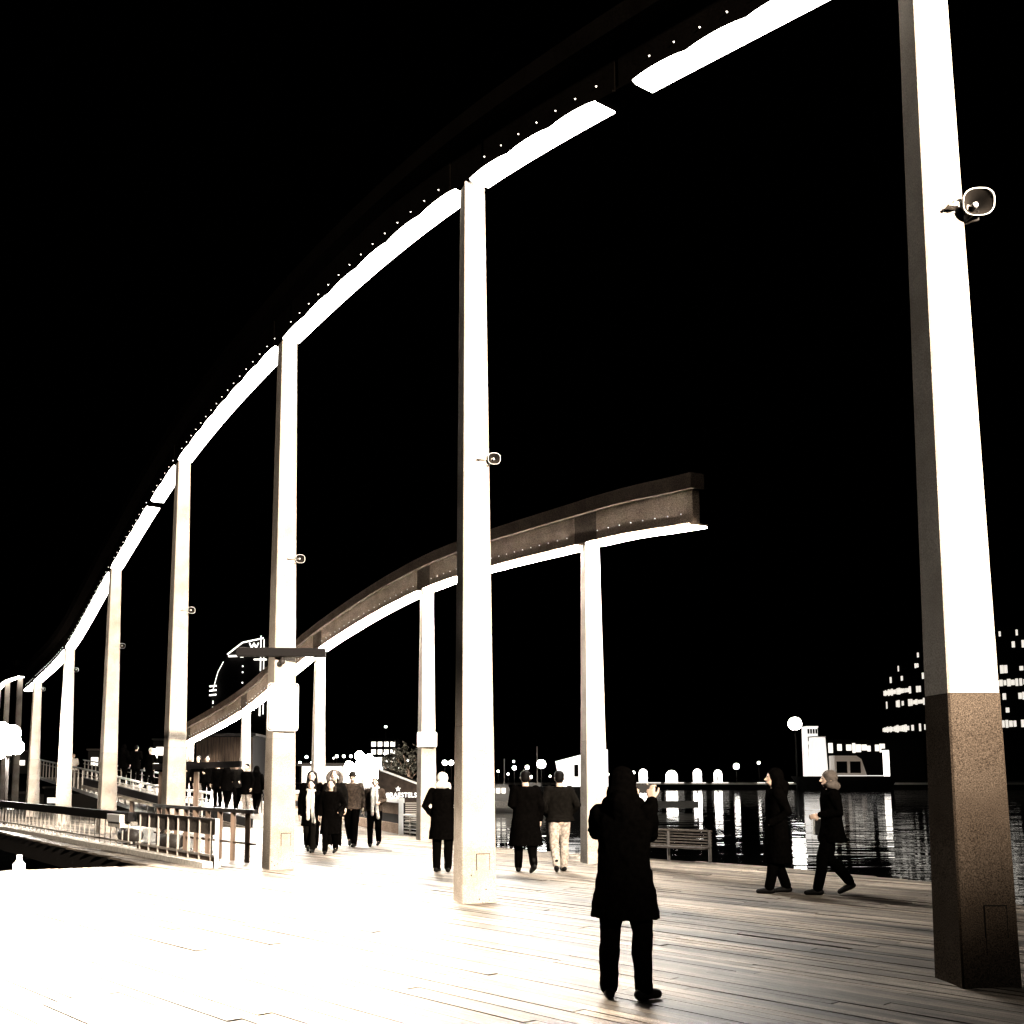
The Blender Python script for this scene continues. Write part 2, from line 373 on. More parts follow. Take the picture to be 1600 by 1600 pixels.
def beam(path, q0, q1, cols, label, gaps=(), over=.07, wide=.32, bolts=True, lamp=.86, mw=None, mt=None, mp_=None, lip=1.0, web=(-.12, .12), fl=(-.36, .36)):
    mw = mw or M_BEAMK; mt = mt or M_BEAMK
    p0 = path.at((q0 + q1) / 2); o = thing('wave_beam', (p0.x, p0.y, p0.z), label, 'beam', 'rippling lit beams')
    hw = wide / 2
    sweep(path, q0, q1, -hw, hw, .0, .035).build('lower_flange', mw, o)
    sweep(path, q0 - over, q1 + over, fl[0], fl[1], .60, .86).build('top_flange', mt, o)
    q = q0; ce = sorted(path.near(c) for c in cols)
    cuts = [q0]
    for c in ce:
        if q0 + .5 < c < q1 - .5: cuts += [c - .42, c + .38]
    cuts.append(q1)
    for a, b_ in zip(cuts, cuts[1:]):
        n = max(1, round((b_ - a) / 2.2))
        for i in range(n):
            s0 = a + (b_ - a) * i / n; s1 = a + (b_ - a) * (i + 1) / n
            dk = (b_ - a) < 1.0
            sweep(path, s0 + .003, s1 - .003, web[0], web[1] - (.012 if dk else 0) - .002 * (i % 2), .036, .598).build('web_plate', mt if dk else mw, o)
    # luminous panels under the beam, one per lamp
    stops = [q0] + [c for c in ce if q0 < c < q1] + [q1]
    for a, b_ in zip(stops, stops[1:]):
        a2 = a + (.17 if a != q0 else (.03 if q0 not in gaps else .28)); b2 = b_ - (.17 if b_ != q1 else (.03 if q1 not in gaps else .28))
        if b2 - a2 < .3: continue
        n = max(1, round((b2 - a2) / lamp))
        for i in range(n):
            s0 = a2 + (b2 - a2) * i / n; s1 = a2 + (b2 - a2) * (i + 1) / n; rings = []
            for k in range(7):
                u = k / 6; bul = sin(pi * u) ** .7; pp, t, nn, up = path.frame(s0 + (s1 - s0) * u)
                w = hw - .006; lipz = .006 + .034 * bul * lip  # glowing lip bulges to shape the scallops of light on the web
                rings.append([pp - nn * w - up * .028, pp + nn * (w - .03) - up * .034, pp + nn * (w + .018) - up * .008, pp + nn * (w + .018) + up * lipz, pp + nn * (w + .003) + up * lipz, pp + nn * (w + .003) - up * .004, pp - nn * w - up * .004])
            MB().loft(rings).build('luminous_panel', mp_ or M_PANEL, o)
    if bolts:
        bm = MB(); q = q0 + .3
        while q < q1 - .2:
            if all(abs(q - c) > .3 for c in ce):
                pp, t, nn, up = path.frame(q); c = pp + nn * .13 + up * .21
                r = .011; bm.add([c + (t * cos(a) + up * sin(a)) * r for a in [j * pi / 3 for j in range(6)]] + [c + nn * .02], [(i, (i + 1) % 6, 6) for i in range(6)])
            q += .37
        d = bm.build('glinting_bolts', M_DOT, o); d['kind'] = 'stuff'
    return o
pa = Path([(9.9, .4, 7.3)] + [r[:3] for r in RA] + [(-17.7, 44.6, 5.2)])
ca = [r[:2] for r in RA]
g1 = pa.near((2.05, 11.62)); g2 = pa.near((-7.55, 26.75))
beam(pa, pa.near((8.0, 3.1)) - 1.5, g1 - .03, ca, 'lit beam leaving the top of the picture at the right', gaps=(g1 - .03,))
beam(pa, g1 + .03, g2 - .03, ca, 'long bright rising beam over the middle column', gaps=(g1 + .03, g2 - .03))
beam(pa, g2 + .03, pa.L, ca, 'lower dipping beam at the left end of the tall row', gaps=())
pb = Path([(4.17, 17.05, 5.72)] + [r[:3] for r in RB] + [(-13.0, 50.6, 2.9)])
beam(pb, 0, pb.L, [r[:2] for r in RB], 'low far beam with its cut end showing an I-shaped section', wide=.36, mw=M_BEAM, mt=M_BEAMD, mp_=M_PANELB, lip=-.1, web=(-.02, .12), over=.1, fl=(-.05, .22))
pc = Path([(-23.9, 59.2, 7.2)] + [r[:3] for r in RC] + [(-33, 76, 6.9)])
beam(pc, 0, pc.L, [r[:2] for r in RC], 'distant short beam arching at the far left', bolts=False)

# ================================================================== horn loudspeakers
def horn(x, y, z, nr, label, s=1.0, wcol=.35):
    o = thing('horn_loudspeaker', (x, y, z), label, 'loudspeaker', 'horn loudspeakers on the columns', radians(nr + 90))
    o.scale = (s, s, s); wcol = wcol / s
    # local -Y = out of the lit face, +X = right seen from the camera
    ax = Vector((-.12, -1, -.16)).normalized(); c0 = Vector((wcol / 2 + .085, -wcol / 2 - .05, .03))
    xx = Vector((1, 0, 0)); xx = (xx - ax * xx.dot(ax)).normalized(); yy = ax.cross(xx)
    def ring(d, a, b_, e):
        r = []
        for k in range(24):
            th = 2 * pi * k / 24; cx, sx = cos(th), sin(th)
            r.append(c0 + ax * d + xx * a * math.copysign(abs(cx) ** e, cx) + yy * b_ * math.copysign(abs(sx) ** e, sx))
        return r
    prof = [(-.20, .025), (-.14, .035), (-.06, .06), (0, .095), (.05, .132), (.062, .138), (.066, .134), (.05, .122), (0, .086), (-.08, .045), (-.13, .03)]
    rings = [ring(d, a, a * .9, .75 if a > .08 else 1.0) for d, a in prof]
    MB().loft(rings).build('horn', M_HORN, o, False, True)
    def rr_(d, a): return ring(d, a, a * .9, .75)
    MB().loft([rr_(.052, .137), rr_(.07, .1405), rr_(.074, .134), rr_(.056, .127), rr_(.052, .137)], cap=False).build('rim', M_WHITE, o, False, True)
    MB().tube([c0 + ax * -.10, c0 + ax * -.02], [.034, .028], 12, True).build('reflex_bullet', M_WHITE, o, False, True)
    MB().tube([c0 + ax * -.30, c0 + ax * -.19], [.06, .06], 14, True).build('driver_unit', M_DARK, o, False, True)
    bk = MB().bar((.04, -wcol / 2 + .03, 0), (.04, -wcol / 2 - .10, 0), .09, .02)
    bk.bar((.04, -wcol / 2 - .09, .01), tuple(c0 + ax * -.12), .03, .05)
    bk.box((.04, -wcol / 2 - .0, .0), (.12, .02, .06)); bk.build('bracket', M_RAIL, o, False)
    MB().tube([(.2, -wcol / 2 + .02, -.12), (.27, -wcol / 2 - .07, -.13), (.3, -wcol / 2 - .02, -.02)], .012, 6).build('cable', M_DARK, o, False, True)
    return o
M_HORN = mat('horn_grey_plastic', (.022, .018, .015), .6, .1, .2, 30)
HZ = [None, 6.35, 5.85, 5.5, 5.45, 5.35, 5.25, 5.15]
HL = [None, 'large horn loudspeaker on the right edge column, mouth facing the viewer', 'horn loudspeaker halfway up the middle column', 'horn loudspeaker above the rounded white sign',
      'small horn loudspeaker on the gate bar column', 'tiny horn loudspeaker on the fifth column of the tall row', 'tiny horn loudspeaker on the sixth column of the tall row', 'tiny horn loudspeaker on the last column beside the globe']
for i in range(1, 8):
    x, y, h, nr = RA[i]
    if HZ[i] > h - .25: HZ[i] = h - .3
    horn(x, y, HZ[i], nr, HL[i], s=.92 if i == 1 else .62, wcol=.465 - .18 * HZ[i] / h)

# ================================================================== signs and fixtures
def rrect(w, h, r, n=5):
    out = []
    for cx, cy, a0 in ((w / 2 - r, h / 2 - r, 0), (-w / 2 + r, h / 2 - r, 90), (-w / 2 + r, -h / 2 + r, 180), (w / 2 - r, -h / 2 + r, 270)):
        for k in range(n): a = radians(a0 + 90 * k / (n - 1)); out.append((cx + r * cos(a), cy + r * sin(a)))
    return out
def plate(w, h, r, y0, y1, z=0):
    p = rrect(w, h, r); return MB().loft([[V(x, y0, z + q) for x, q in p], [V(x, y1, z + q) for x, q in p]])
x, y, h, nr = RA[3]
sg = thing('notice_sign', (x, y, 2.82), 'large white sign with rounded corners strapped to a column', 'sign', None, radians(nr + 90 - 12))
plate(.54, .84, .05, -.33, -.25).build('sign_board', M_WHITE, sg, False)
fr = MB()
po = rrect(.52, .82, .045); pi_ = rrect(.486, .786, .042)
fr.add([V(x_, -.332, z_) for x_, z_ in po] + [V(x_, -.332, z_) for x_, z_ in pi_], [(i, (i + 1) % 20, 20 + (i + 1) % 20, 20 + i) for i in range(20)])
fr.build('border_line', M_SEAM, sg, False)
for cx, cz, a0, a1, r in ((-.075, .02, -60, 120, .03), (0, .09, 30, 170, .028), (.075, .02, 0, 200, .02)):
    pts = [V(cx + r * cos(radians(a0 + (a1 - a0) * k / 8)), -.333, cz + r * sin(radians(a0 + (a1 - a0) * k / 8))) for k in range(9)]
    mk = MB()
    for p, q in zip(pts, pts[1:]): mk.bar(p, q, .004, .014, (0, 1, 0))
    mk.build('symbol', M_SEAM, sg, False)
for q in (.25, -.25): MB().box((0, -.05, q), (.48, .47, .03)).build('strap', M_RAIL, sg, False)
ar = thing('camera_bracket', (x, y, 3.78), 'flat dark horizontal arm fixed across the sign column', 'bracket', None, radians(4))
MB().box((.02, -.36, 0), (1.56, .2, .15)).build('arm', M_BLACK, ar, False, bevel=.01)
MB().box((0, -.22, -.02), (.2, .12, .09)).build('mount', M_BLACK, ar, False)
MB().tube([(.04, -.36, -.08), (.04, -.36, -.13)], .03, 10).ell((.04, -.38, -.16), .055).build('camera_dome', M_DARK, ar, False, True)
x, y, h, nr = RB[1]
sb = thing('box_sign', (x, y, 2.53), 'small white box sign on the far row column', 'sign', None, radians(nr + 90 - 14))
plate(.5, .37, .025, -.40, -.24).build('sign_board', M_WHITE, sb, False)
MB().box((0, -.03, 0), (.46, .45, .05)).build('strap', M_RAIL, sb, False)

# ================================================================== globe lamp at the far left, added floodlight masts
gl = thing('globe_lamp', (-14.3, 34.6, 0), 'glowing white lamp with extra globes as its bloom at the left picture edge', 'lamp')
MB().tube([(-14.3, 34.6, -.3), (-14.3, 34.6, 2.3)], [.07, .05], 10).build('post', M_DARK, gl, smooth=True)
MB().tube([(-14.3, 34.6, 2.24), (-14.3, 34.6, 2.32)], .12, 12).build('collar', M_DARK, gl, smooth=True)
gm = emit('globe_glow', (1, .93, .84), GLOBE_STRENGTH)
for dx, dy, dz, r_ in ((0, 0, 2.72, .38), (.22, -.2, 3.0, .24), (-.2, -.1, 3.08, .27), (.27, .05, 2.55, .22), (-.3, .1, 2.5, .3)):  # globes beyond the first are added to shape the lamp's bloom
    MB().ell((-14.3 + dx, 34.6 + dy, dz), (r_, r_, r_ * 1.08), 20, 14).build('globe', gm, gl, smooth=True)
ms = thing('added_mast', (MAST.x, MAST.y, WZ), 'added floodlight mast out of view left of the boardwalk', 'mast')
MB().tube([(MAST.x - .5, MAST.y + .7, WZ - .5), (MAST.x - .5, MAST.y + .7, 30.6)], [.35, .14], 12).build('pole', M_DARK, ms, smooth=True)
ms2 = thing('added_mast', (MAST2.x, MAST2.y, WZ), 'added floodlight mast, unseen behind the viewer to the right', 'mast')
MB().tube([(MAST2.x, MAST2.y - .9, WZ - .5), (MAST2.x, MAST2.y - .9, 11.4)], [.22, .1], 12).build('pole', M_DARK, ms2, smooth=True)
d2 = (MAST2_AIM - MAST2).normalized(); MB().bar(MAST2 - d2 * .75, MAST2 - d2 * .55, .9, .7).build('added_lamp_housing', M_DARK, ms2)
hd = MB(); dirv = (MAST_AIM - MAST).normalized()
hd.bar(MAST - dirv * .75, MAST - dirv * .55, .9, .7); hd.build('added_lamp_housing', M_DARK, ms)

# ================================================================== railings, gangway, ramp, barrier
def railing(name, label, pts, H, bal, top=(.07, .06), mat_top=M_DARK, mat_b=M_RAIL, group=None, bw=.022, low=.1, mid=0, cat='railing'):
    pts = [Vector(p) for p in pts]; o = thing(name, pts[0], label, cat, group); tr = MB(); lr = MB()
    for a, b_ in zip(pts, pts[1:]):
        tr.bar(a + V(0, 0, H), b_ + V(0, 0, H), *top); lr.bar(a + V(0, 0, low), b_ + V(0, 0, low), .04, .04)
        for m in range(mid):
            z = low + (H - low) * (m + 1) / (mid + 1); lr.bar(a + V(0, 0, z), b_ + V(0, 0, z), .025, .025)
    tr.build('top_rail', mat_top, o); lr.build('lower_rail', mat_b, o)
    for a, b_ in zip(pts, pts[1:]):
        n = max(1, int((b_ - a).length / bal))
        for i in range(n):
            p = a.lerp(b_, (i + .5) / n); MB().bar(p, p + V(0, 0, H - top[1] / 2 - .002), bw, bw, (0, 1, 0)).build('baluster', mat_b, o)
    return o
# kerb + railing on the edge of the black water triangle
kb = MB().bar((-14.35, 33.9, .05), (-4.15, 19.0, .05), .34, .1); ko = kb.build('kerb', M_KERB, deck)
railing('railing', 'long low railing with a dark top rail along the black water', [(-14.2, 33.85, .1), (-10.5, 28.4, .1), (-6.7, 22.8, .1)], .64, .42, (.18, .19), M_BLACK, M_RAIL)
er = railing('railing', 'short railing end with a dark sheet top beside the sign column', [(-6.55, 22.6, .1), (-4.05, 18.95, .1)], .74, .55, (.05, .04), M_DARK, M_RAIL, None, .035)
MB().bar((-6.5, 22.55, .70), (-4.05, 18.97, .70), .02, .26).build('sheet_panel', mat('dull_sheet', (.12, .10, .085), .6, .3, .5, 18), er)
MB().bar((-6.5, 22.55, .16), (-4.05, 18.97, .16), .02, .12).build('toe_board', M_BROWN, er)
MB().bar((-4.05, 18.93, .0), (-4.05, 18.93, .86), .06, .06, (0, 1, 0)).build('end_post', M_WHITE, er)
bx = thing('white_box', (-7.3, 23.6, .55), 'white slanted box fixed on the dark railing', 'box')
M33 = Matrix.Rotation(atan2(-.82, .56), 3, 'Z')
MB().box((-7.15, 23.35, .70), (.9, .26, .17), M33).build('lid', M_WHITE, bx, bevel=.01)
MB().box((-7.15, 23.35, .56), (.86, .22, .10), M33).build('body', M_KERB, bx)
railing('railing', 'curved timber railing with thick posts behind the sign column', [(-6.6, 24.2, 0), (-5.3, 22.2, 0), (-4.3, 20.9, 0), (-3.55, 19.9, 0)], .95, .5, (.12, .07), M_DARK, M_BROWN, None, .09, .35)
# barrier gate
gt = thing('barrier_gate', (-8.3, 29.5, 0), 'black gate bar on two brown posts before a column', 'gate')
MB().bar((-7.55, 28.2, 0), (-7.55, 28.2, 1.72), .12, .12, (0, 1, 0)).build('post', M_BROWN, gt)
MB().bar((-6.62, 28.2, 0), (-6.62, 28.2, 1.72), .12, .12, (0, 1, 0)).build('post', M_BROWN, gt)
MB().bar((-7.75, 28.1, 1.85), (-5.35, 27.7, 1.92), .12, .16).build('gate_bar', M_BLACK, gt)
MB().bar((-7.4, 28.2, .2), (-6.9, 28.0, .55), .04, .04).bar((-6.9, 28.2, .2), (-6.4, 28.0, .55), .04, .04).build('brace', M_DARK, gt)
wn = thing('winch', (-6.1, 22.6, 0), 'low pale machinery behind the sheet railing', 'winch')
MB().box((-5.9, 23.6, .22), (1.0, .6, .34), M33).build('body', M_KERB, wn, bevel=.02)
MB().tube([(-6.1, 22.9, .25), (-5.6, 22.5, .25)], .14, 12).build('drum', M_DARK, wn, smooth=True)
MB().bar((-6.2, 23, .3), (-5.75, 22.6, .75), .05, .04).build('lever', M_DARK, wn)
wn2 = copy_tree(wn); wn2.location = (-7.6, 24.8, 0); tag(wn2, 'low pale machinery near the white slanted box', 'winch')
wn['group'] = wn2['group'] = 'bridge machinery'
# sloping gangway with white stringer and crowd ramp
gw = thing('gangway', (-10.5, 39, 0), 'sloping gangway with white stringers and thin rails, rising to the left', 'gangway')
GP = [V(-24.9, 65, 1.55), V(-15.1, 47, .66), V(-10.5, 39, .16), V(-7.6, 34.2, .02)]
dk = MB(); st = MB(); hr = MB(); ir = MB()
sd = Vector((.86, .5, 0))
for a, b_ in zip(GP, GP[1:]):
    dk.bar(a + sd * 1.3 - V(0, 0, .08), b_ + sd * 1.3 - V(0, 0, .08), 2.5, .08)
    for k in (0, 2.6):
        st.bar(a + sd * k - V(0, 0, .04), b_ + sd * k - V(0, 0, .04), .07, .16)
        hr.bar(a + sd * k + V(0, 0, 1.05), b_ + sd * k + V(0, 0, 1.05), .07, .07)
        ir.bar(a + sd * k + V(0, 0, .82), b_ + sd * k + V(0, 0, .82), .03, .03)
dk.build('walkway', M_PLANKS, gw); st.build('stringer', M_WHITE, gw); hr.build('handrail', M_WHITE, gw); ir.build('infill_rail', M_RAIL, gw)
for a, b_ in zip(GP, GP[1:]):
    n = int((b_ - a).length / 1.15)
    for i in range(n):
        p = a.lerp(b_, (i + .5) / n)
        for k in (0, 2.6): MB().bar(p + sd * k, p + sd * k + V(0, 0, 1.02), .05, .05, (0, 1, 0)).build('baluster', M_RAIL, gw)
rp_ = thing('ramp', (-6, 37, 0), 'pale timber ramp carrying the crowd behind the gangway', 'ramp')
RPT = [V(-4.6, 34.6, .02), V(-13.2, 44.5, 1.25)]
rs = (RPT[1] - RPT[0]).normalized(); rn = Vector((-rs.y, rs.x, 0)).normalized()
MB().bar(RPT[0] - V(0, 0, .06) - rn * .2, RPT[1] - V(0, 0, .06) - rn * .2, 4.6, .12).build('walkway', M_PLANKS, rp_)
MB().bar(RPT[0] + rn * 1.95 + V(0, 0, .1), RPT[1] + rn * 1.95 + V(0, 0, .1), .12, .34).build('side_board', M_BLACK, rp_)
for k in range(5):
    p = RPT[0].lerp(RPT[1], (k + .5) / 5) + rn * 1.7; MB().bar(V(p.x, p.y, -.04), p, .14, .14, (0, 1, 0)).build('support_post', M_BROWN, rp_)
# parapet along the far deck edge
pw = thing('parapet', (-4, 38, 0), 'low parapet with white cap and brown boards behind the walking group', 'parapet')
A_, B_ = V(-6.9, 47.5, 0), V(-1.25, 29.6, 0)
MB().bar(A_ + V(0, 0, .93), B_ + V(0, 0, .93), .2, .12).build('cap', M_WHITE, pw)
for z, hh in ((.70, .30), (.15, .28)):
    for k in range(6):
        a = A_.lerp(B_, k / 6 + .002); b_ = A_.lerp(B_, (k + 1) / 6 - .002); MB().bar(a + V(0, 0, z), b_ + V(0, 0, z), .06, hh).build('board', M_BEAM, pw)
MB().bar(A_ + V(.1, .03, .44), B_ + V(.1, .03, .44), .03, .82).build('backing', M_BLACK, pw)
MB().bar(B_, B_ + V(0, 0, 1.0), .13, .13, (0, 1, 0)).build('end_post', M_WHITE, pw)
railing('railing', 'thin cable railing between the parapet post and the box sign column', [(-1.15, 29.3, 0), (-.45, 27.95, 0)], .55, .7, (.05, .05), M_WHITE, M_RAIL, None, .05, .1, 4)
# slatted rail at the right deck edge
M_BENCH = mat('worn_bench_slat', (.05, .042, .035), .6, .2, .5, 20)
sr = thing('slatted_bench', (4.2, 20.8, 0), 'low bench with slatted back at the deck edge behind the photographer', 'bench')
a, b_ = V(3.35, 21.55, 0), V(5.0, 20.15, 0); pd = Vector((.65, .76, 0))
for k in range(5): MB().bar(a + V(0, 0, .30 + k * .055), b_ + V(0, 0, .30 + k * .055), .025, .028).build('slat', M_BENCH, sr)
MB().bar(a + V(0, 0, .58), b_ + V(0, 0, .58), .06, .035).build('top_rail', M_BENCH, sr)
for k in (.02, .58, .98):
    p = a.lerp(b_, k); MB().bar(p, p + V(0, 0, .56), .05, .05, (0, 1, 0)).build('leg', M_DARK, sr)
for k in range(3): MB().bar(a - pd * (.1 + .11 * k) + V(0, 0, .27), b_ - pd * (.1 + .11 * k) + V(0, 0, .27), .09, .03).build('seat_slat', M_DARK, sr)
# bollard at the water edge
bo = thing('mooring_bollard', (-7.3, 18.35, 0), 'small white bottle-shaped bollard at the near edge of the black water', 'bollard')
MB().tube([(-7.3, 18.35, 0), (-7.3, 18.35, .12), (-7.3, 18.35, .17), (-7.3, 18.35, .22), (-7.3, 18.35, .27)], [.1, .1, .055, .04, .045], 14).build('body', emit('bollard_glow', (1, .95, .9), 3), bo, smooth=True)  # body glows to hold its brightness; the bollard is no lamp

# ================================================================== background
def window_grid(name, label, cat, x0, x1, y, z0, z1, cols, rows, mat_b=M_BLDG, depth=10, on=1.0, ww=.62, wh=.62, seed=1, group=None, lit=None):
    o = thing(name, ((x0 + x1) / 2, y, z0), label, cat, group); r = random.Random(seed); lit = lit or M_LIT
    MB().box(((x0 + x1) / 2, y + depth / 2, (z0 + z1) / 2), (x1 - x0, depth, z1 - z0)).build('wall', mat_b, o)
    MB().box(((x0 + x1) / 2, y + depth / 2, z1 + .15), (x1 - x0 + .3, depth + .3, .3)).build('roof', mat_b, o)
    dx = (x1 - x0) / cols; dz = (z1 - z0) / rows
    for i in range(cols):
        for j in range(rows):
            if r.random() > on: continue
            cx = x0 + dx * (i + .5); cz = z0 + dz * (j + .5)
            f = MB().box((cx, y - .02, cz), (dx * ww + .12, .08, dz * wh + .12)).build('window', M_DARK, o)
            MB().box((cx, y - .065, cz), (dx * ww, .03, dz * wh)).build('pane', lit, f)
    return o
window_grid('office_block', 'dark block with a grid of lit square windows above the glare', 'building', -10.7, -7.1, 150, .05, 6.6, 4, 6, on=1, ww=.7, wh=.62)
# sail-shaped hotel with outline lights
ht = thing('hotel_tower', (-135, 700, 0), 'dark sail-shaped hotel tower outlined in light with a W on top', 'hotel')
arc = [(-156, 20), (-157, 44), (-155.6, 57), (-152, 70), (-146, 82), (-136, 90), (-122, 93)]
pr = arc + [(-119, 93), (-119, 0), (-156, 0)]
MB().loft([[V(x_, 701, z_) for x_, z_ in pr], [V(x_ + 4, 725, z_) for x_, z_ in pr]]).build('tower_body', M_BLDG, ht)
L = MB(); ap = [Vector((x_, 700, z_)) for x_, z_ in arc]
L.tube(ap[4:], .45, 6); L.tube([ap[2] + V(.6, 0, 1), ap[3], ap[3].lerp(ap[4], .6)], .22, 6)
L.bar((-123.6, 699.5, 71), (-123.6, 699.5, 94.5), .6, .6).bar((-121.5, 699.5, 72), (-121.5, 699.5, 92), .45, .45)
L.bar((-123.6, 699.5, 41), (-123.6, 699.5, 49), .8, .8).bar((-121.3, 699.5, 42), (-121.3, 699.5, 49), .5, .5)
L.bar((-128, 699, 78.5), (-119.5, 699, 78.5), .9, .9).bar((-145, 699, 80.7), (-138, 699, 80.9), .9, 1.1).bar((-137, 699, 80.9), (-135, 699, 80.9), .9, 2)
for z_ in (60.5, 57.6, 54.6): L.bar((-157, 699, z_), (-152.5, 699, z_ + .5), .8, .9)
for z_ in (74, 70, 63): L.box((-135.3, 699, z_), (.7, .5, 1))
for z_ in (50, 46, 42): L.box((-154.5, 699, z_), (.6, .5, 2))
q = L.build('outline_lights', M_TUBE, ht); q['kind'] = 'stuff'
def text_mesh(body, size, name, m, parent, loc, extr=.01, rx=pi / 2, rz=0, bold=0.0):
    cu = bpy.data.curves.new(name, 'FONT'); cu.body = body; cu.size = size; cu.extrude = extr; cu.offset = bold
    to = bpy.data.objects.new(name, cu); COL.objects.link(to); bpy.context.view_layer.update()
    me = bpy.data.meshes.new_from_object(to.evaluated_get(bpy.context.evaluated_depsgraph_get())); bpy.data.objects.remove(to)
    me.materials.clear(); me.materials.append(m); o = bpy.data.objects.new(name, me); COL.objects.link(o); o.parent = parent
    o.location = Vector(loc) - parent.location; o.rotation_euler = (rx, 0, rz); return o
text_mesh('W', 6.2, 'letter', M_TUBE, ht, (-131.3, 698.5, 85.3), .3, bold=.1)
# restaurant kiosk with illuminated lettering
ki = thing('restaurant', (-2.2, 50, 0), 'dark slope-roofed restaurant with white lettering and a star', 'restaurant')
KW = [(-5.2, 50), (.9, 50), (.9, 58), (-5.2, 58)]
MB().loft([[V(-3.3, 50, -.5), V(.9, 50, -.5), V(.9, 50, .42), V(-3.2, 50, 1.95)], [V(-3.0, 54, -.5), V(.9, 54, -.5), V(.9, 54, .42), V(-2.9, 54, 1.95)]]).build('wall', mat('dark_brown_board', (.05, .036, .028), .8, .1, .5, 3), ki)
MB().bar((-3.3, 49.9, 1.98), (1.0, 49.9, .38), .3, .09).build('roof_edge', M_WHITE, ki)
text_mesh('MIRAESTELS', .30, 'lettering', M_LETTER, ki, (-2.96, 49.93, .62), .02, bold=.004)
so = MB(); so.add([V(-2.25 + (.14 if k % 2 == 0 else .055) * sin(k * pi / 5), 49.94, 1.0 + (.14 if k % 2 == 0 else .055) * cos(k * pi / 5)) for k in range(10)], [tuple(range(9, -1, -1))])
so.build('star', M_LETTER, ki)
bs = MB()
for k in range(9): bs.bar((-1.9, 49.8, -.45 + k * .1), (.5, 49.8, -.45 + k * .1), .03, .045)
bs.build('louvres', M_RAIL, ki)
# white pavilion and glare lamps behind the group
pv = thing('pavilion', (-7, 75, 0), 'white lit pavilion behind the walking group', 'pavilion')
MB().prism([(-10.2, 75), (-4.4, 75), (-4.4, 80), (-10.2, 80)], -.5, 2.3).build('wall', M_WHITE, pv)
MB().prism([(-10.5, 74.6), (-4.2, 74.6), (-4.2, 80.4), (-10.5, 80.4)], 2.303, 2.5).build('roof', M_DARK, pv)
for k in range(4): MB().box((-9.5 + k * 1.45, 74.97, 1.5), (1.3, .08, 1.5)).build('window', M_LITR, pv)
def globe(name, label, x, y, z, r, m, base, group=None, pr=.05):
    o = thing(name, (x, y, base), label, 'lamp', group)
    MB().tube([(x, y, base), (x, y, z - r * .9)], [pr, pr * .7], 8).build('post', M_DARK, o)
    MB().tube([(x, y, z - r * 1.05), (x, y, z - r * .8)], r * .4, 8).build('collar', M_DARK, o)
    MB().ell((x, y, z), r, 16, 11).build('globe', m, o, smooth=True); return o
GL = 'small globe lamps on the shore'
M_GLARE = emit('glare_lamp', (1, .93, .84), 120)
gc = globe('globe_lamp', 'biggest white glare lamp, extra globes as its bloom, behind the walking group', -4.55, 60, 2.05, .62, M_GLARE, 0)
for dx, dz, r_ in ((-.75, 1.7, .42), (.6, 2.3, .3), (-.35, 2.75, .26), (.75, 1.65, .42), (.2, 2.62, .22), (-.95, 2.2, .24), (1.2, 1.35, .28)):  # extra globes give the glare its ragged outline
    MB().ell((-4.55 + dx, 60 - .1 * dx, dz), r_, 16, 11).build('globe', M_GLARE, gc, smooth=True)
globe('globe_lamp', 'white glare lamp at the right of the big glare behind the group', -3.95, 59, 1.5, .5, M_GLARE, 0)
for i, (x, y) in enumerate([(480, 1183), (527, 1182), (538, 1182), (549, 1182), (560, 1181), (603, 1136)]):
    Y = 120; X = (x - 697) / 1650 * Y; Z = 1.62 + (1212 - y) / 1650 * Y
    if i < 5: globe('shore_lamp', ['first', 'second', 'third', 'fourth', 'fifth'][i] + ' dot lamp from the left in the row above the pavilion', X, Y, Z, .17, M_LITQ, .05, GL, .04)
    else: globe('mast_light', 'lone high dot lamp above the lit window grid', X, Y, Z, .13, M_LITQ, .05, None, .04)
# tree with lights left of the box sign
M_LEAF = mat('leaf_green', (.05, .046, .034), .7, .2, .4, 6)
def tree(name, label, x, y, h, r, seed, n=420, group=None):
    o = thing(name, (x, y, 0), label, 'tree', group); rr = random.Random(seed)
    tk = MB().tube([(x, y, -.2), (x + .05, y, h * .35), (x - .05, y, h * .62)], [.16, .12, .06], 8)
    for k in range(6):
        a = k * 1.05 + rr.random(); tk.tube([(x, y, h * (.35 + .04 * k)), (x + r * .6 * cos(a), y + r * .6 * sin(a), h * (.6 + .05 * k))], [.05, .02], 6)
    tk.build('trunk', M_BROWN, o, smooth=True); c = MB()
    cl = [(rr.gauss(0, r * .45), rr.gauss(0, r * .45), rr.uniform(h * .5, h * .95)) for _ in range(14)]
    for _ in range(n):
        q = rr.choice(cl); p = V(x + q[0] + rr.gauss(0, r * .2), y + q[1] + rr.gauss(0, r * .2), q[2] + rr.gauss(0, r * .16)); s = rr.uniform(.08, .2)
        d1 = V(rr.gauss(0, 1), rr.gauss(0, 1), rr.gauss(0, .6)).normalized(); d2 = d1.cross(V(rr.gauss(0, 1), rr.gauss(0, 1), rr.gauss(0, 1))).normalized()
        c.add([p - d1 * s, p + d2 * s * .5, p + d1 * s, p - d2 * s * .5], [(0, 1, 2, 3)])
    c.build('crown', M_LEAF, o); return o
tree('shore_tree', 'leafy tree lit from below just left of the box sign', -2.3, 66, 3.6, 1.3, 4)
tree('shore_tree', 'leafy tree behind the restaurant roof slope', -3.6, 68, 3.3, 1.2, 5)
for i, (X, Y, Z) in enumerate([(-2.6, 64.5, .5), (-4.2, 66.3, .4)]):
    globe('ground_lamp', ['low lamp at the foot of the tree by the box sign', 'low lamp at the foot of the tree behind the restaurant'][i], X, Y, Z, .1, emit('ground_lamp_glow', (1, .93, .82), 300), 0, 'ground lamps under the trees', .03)
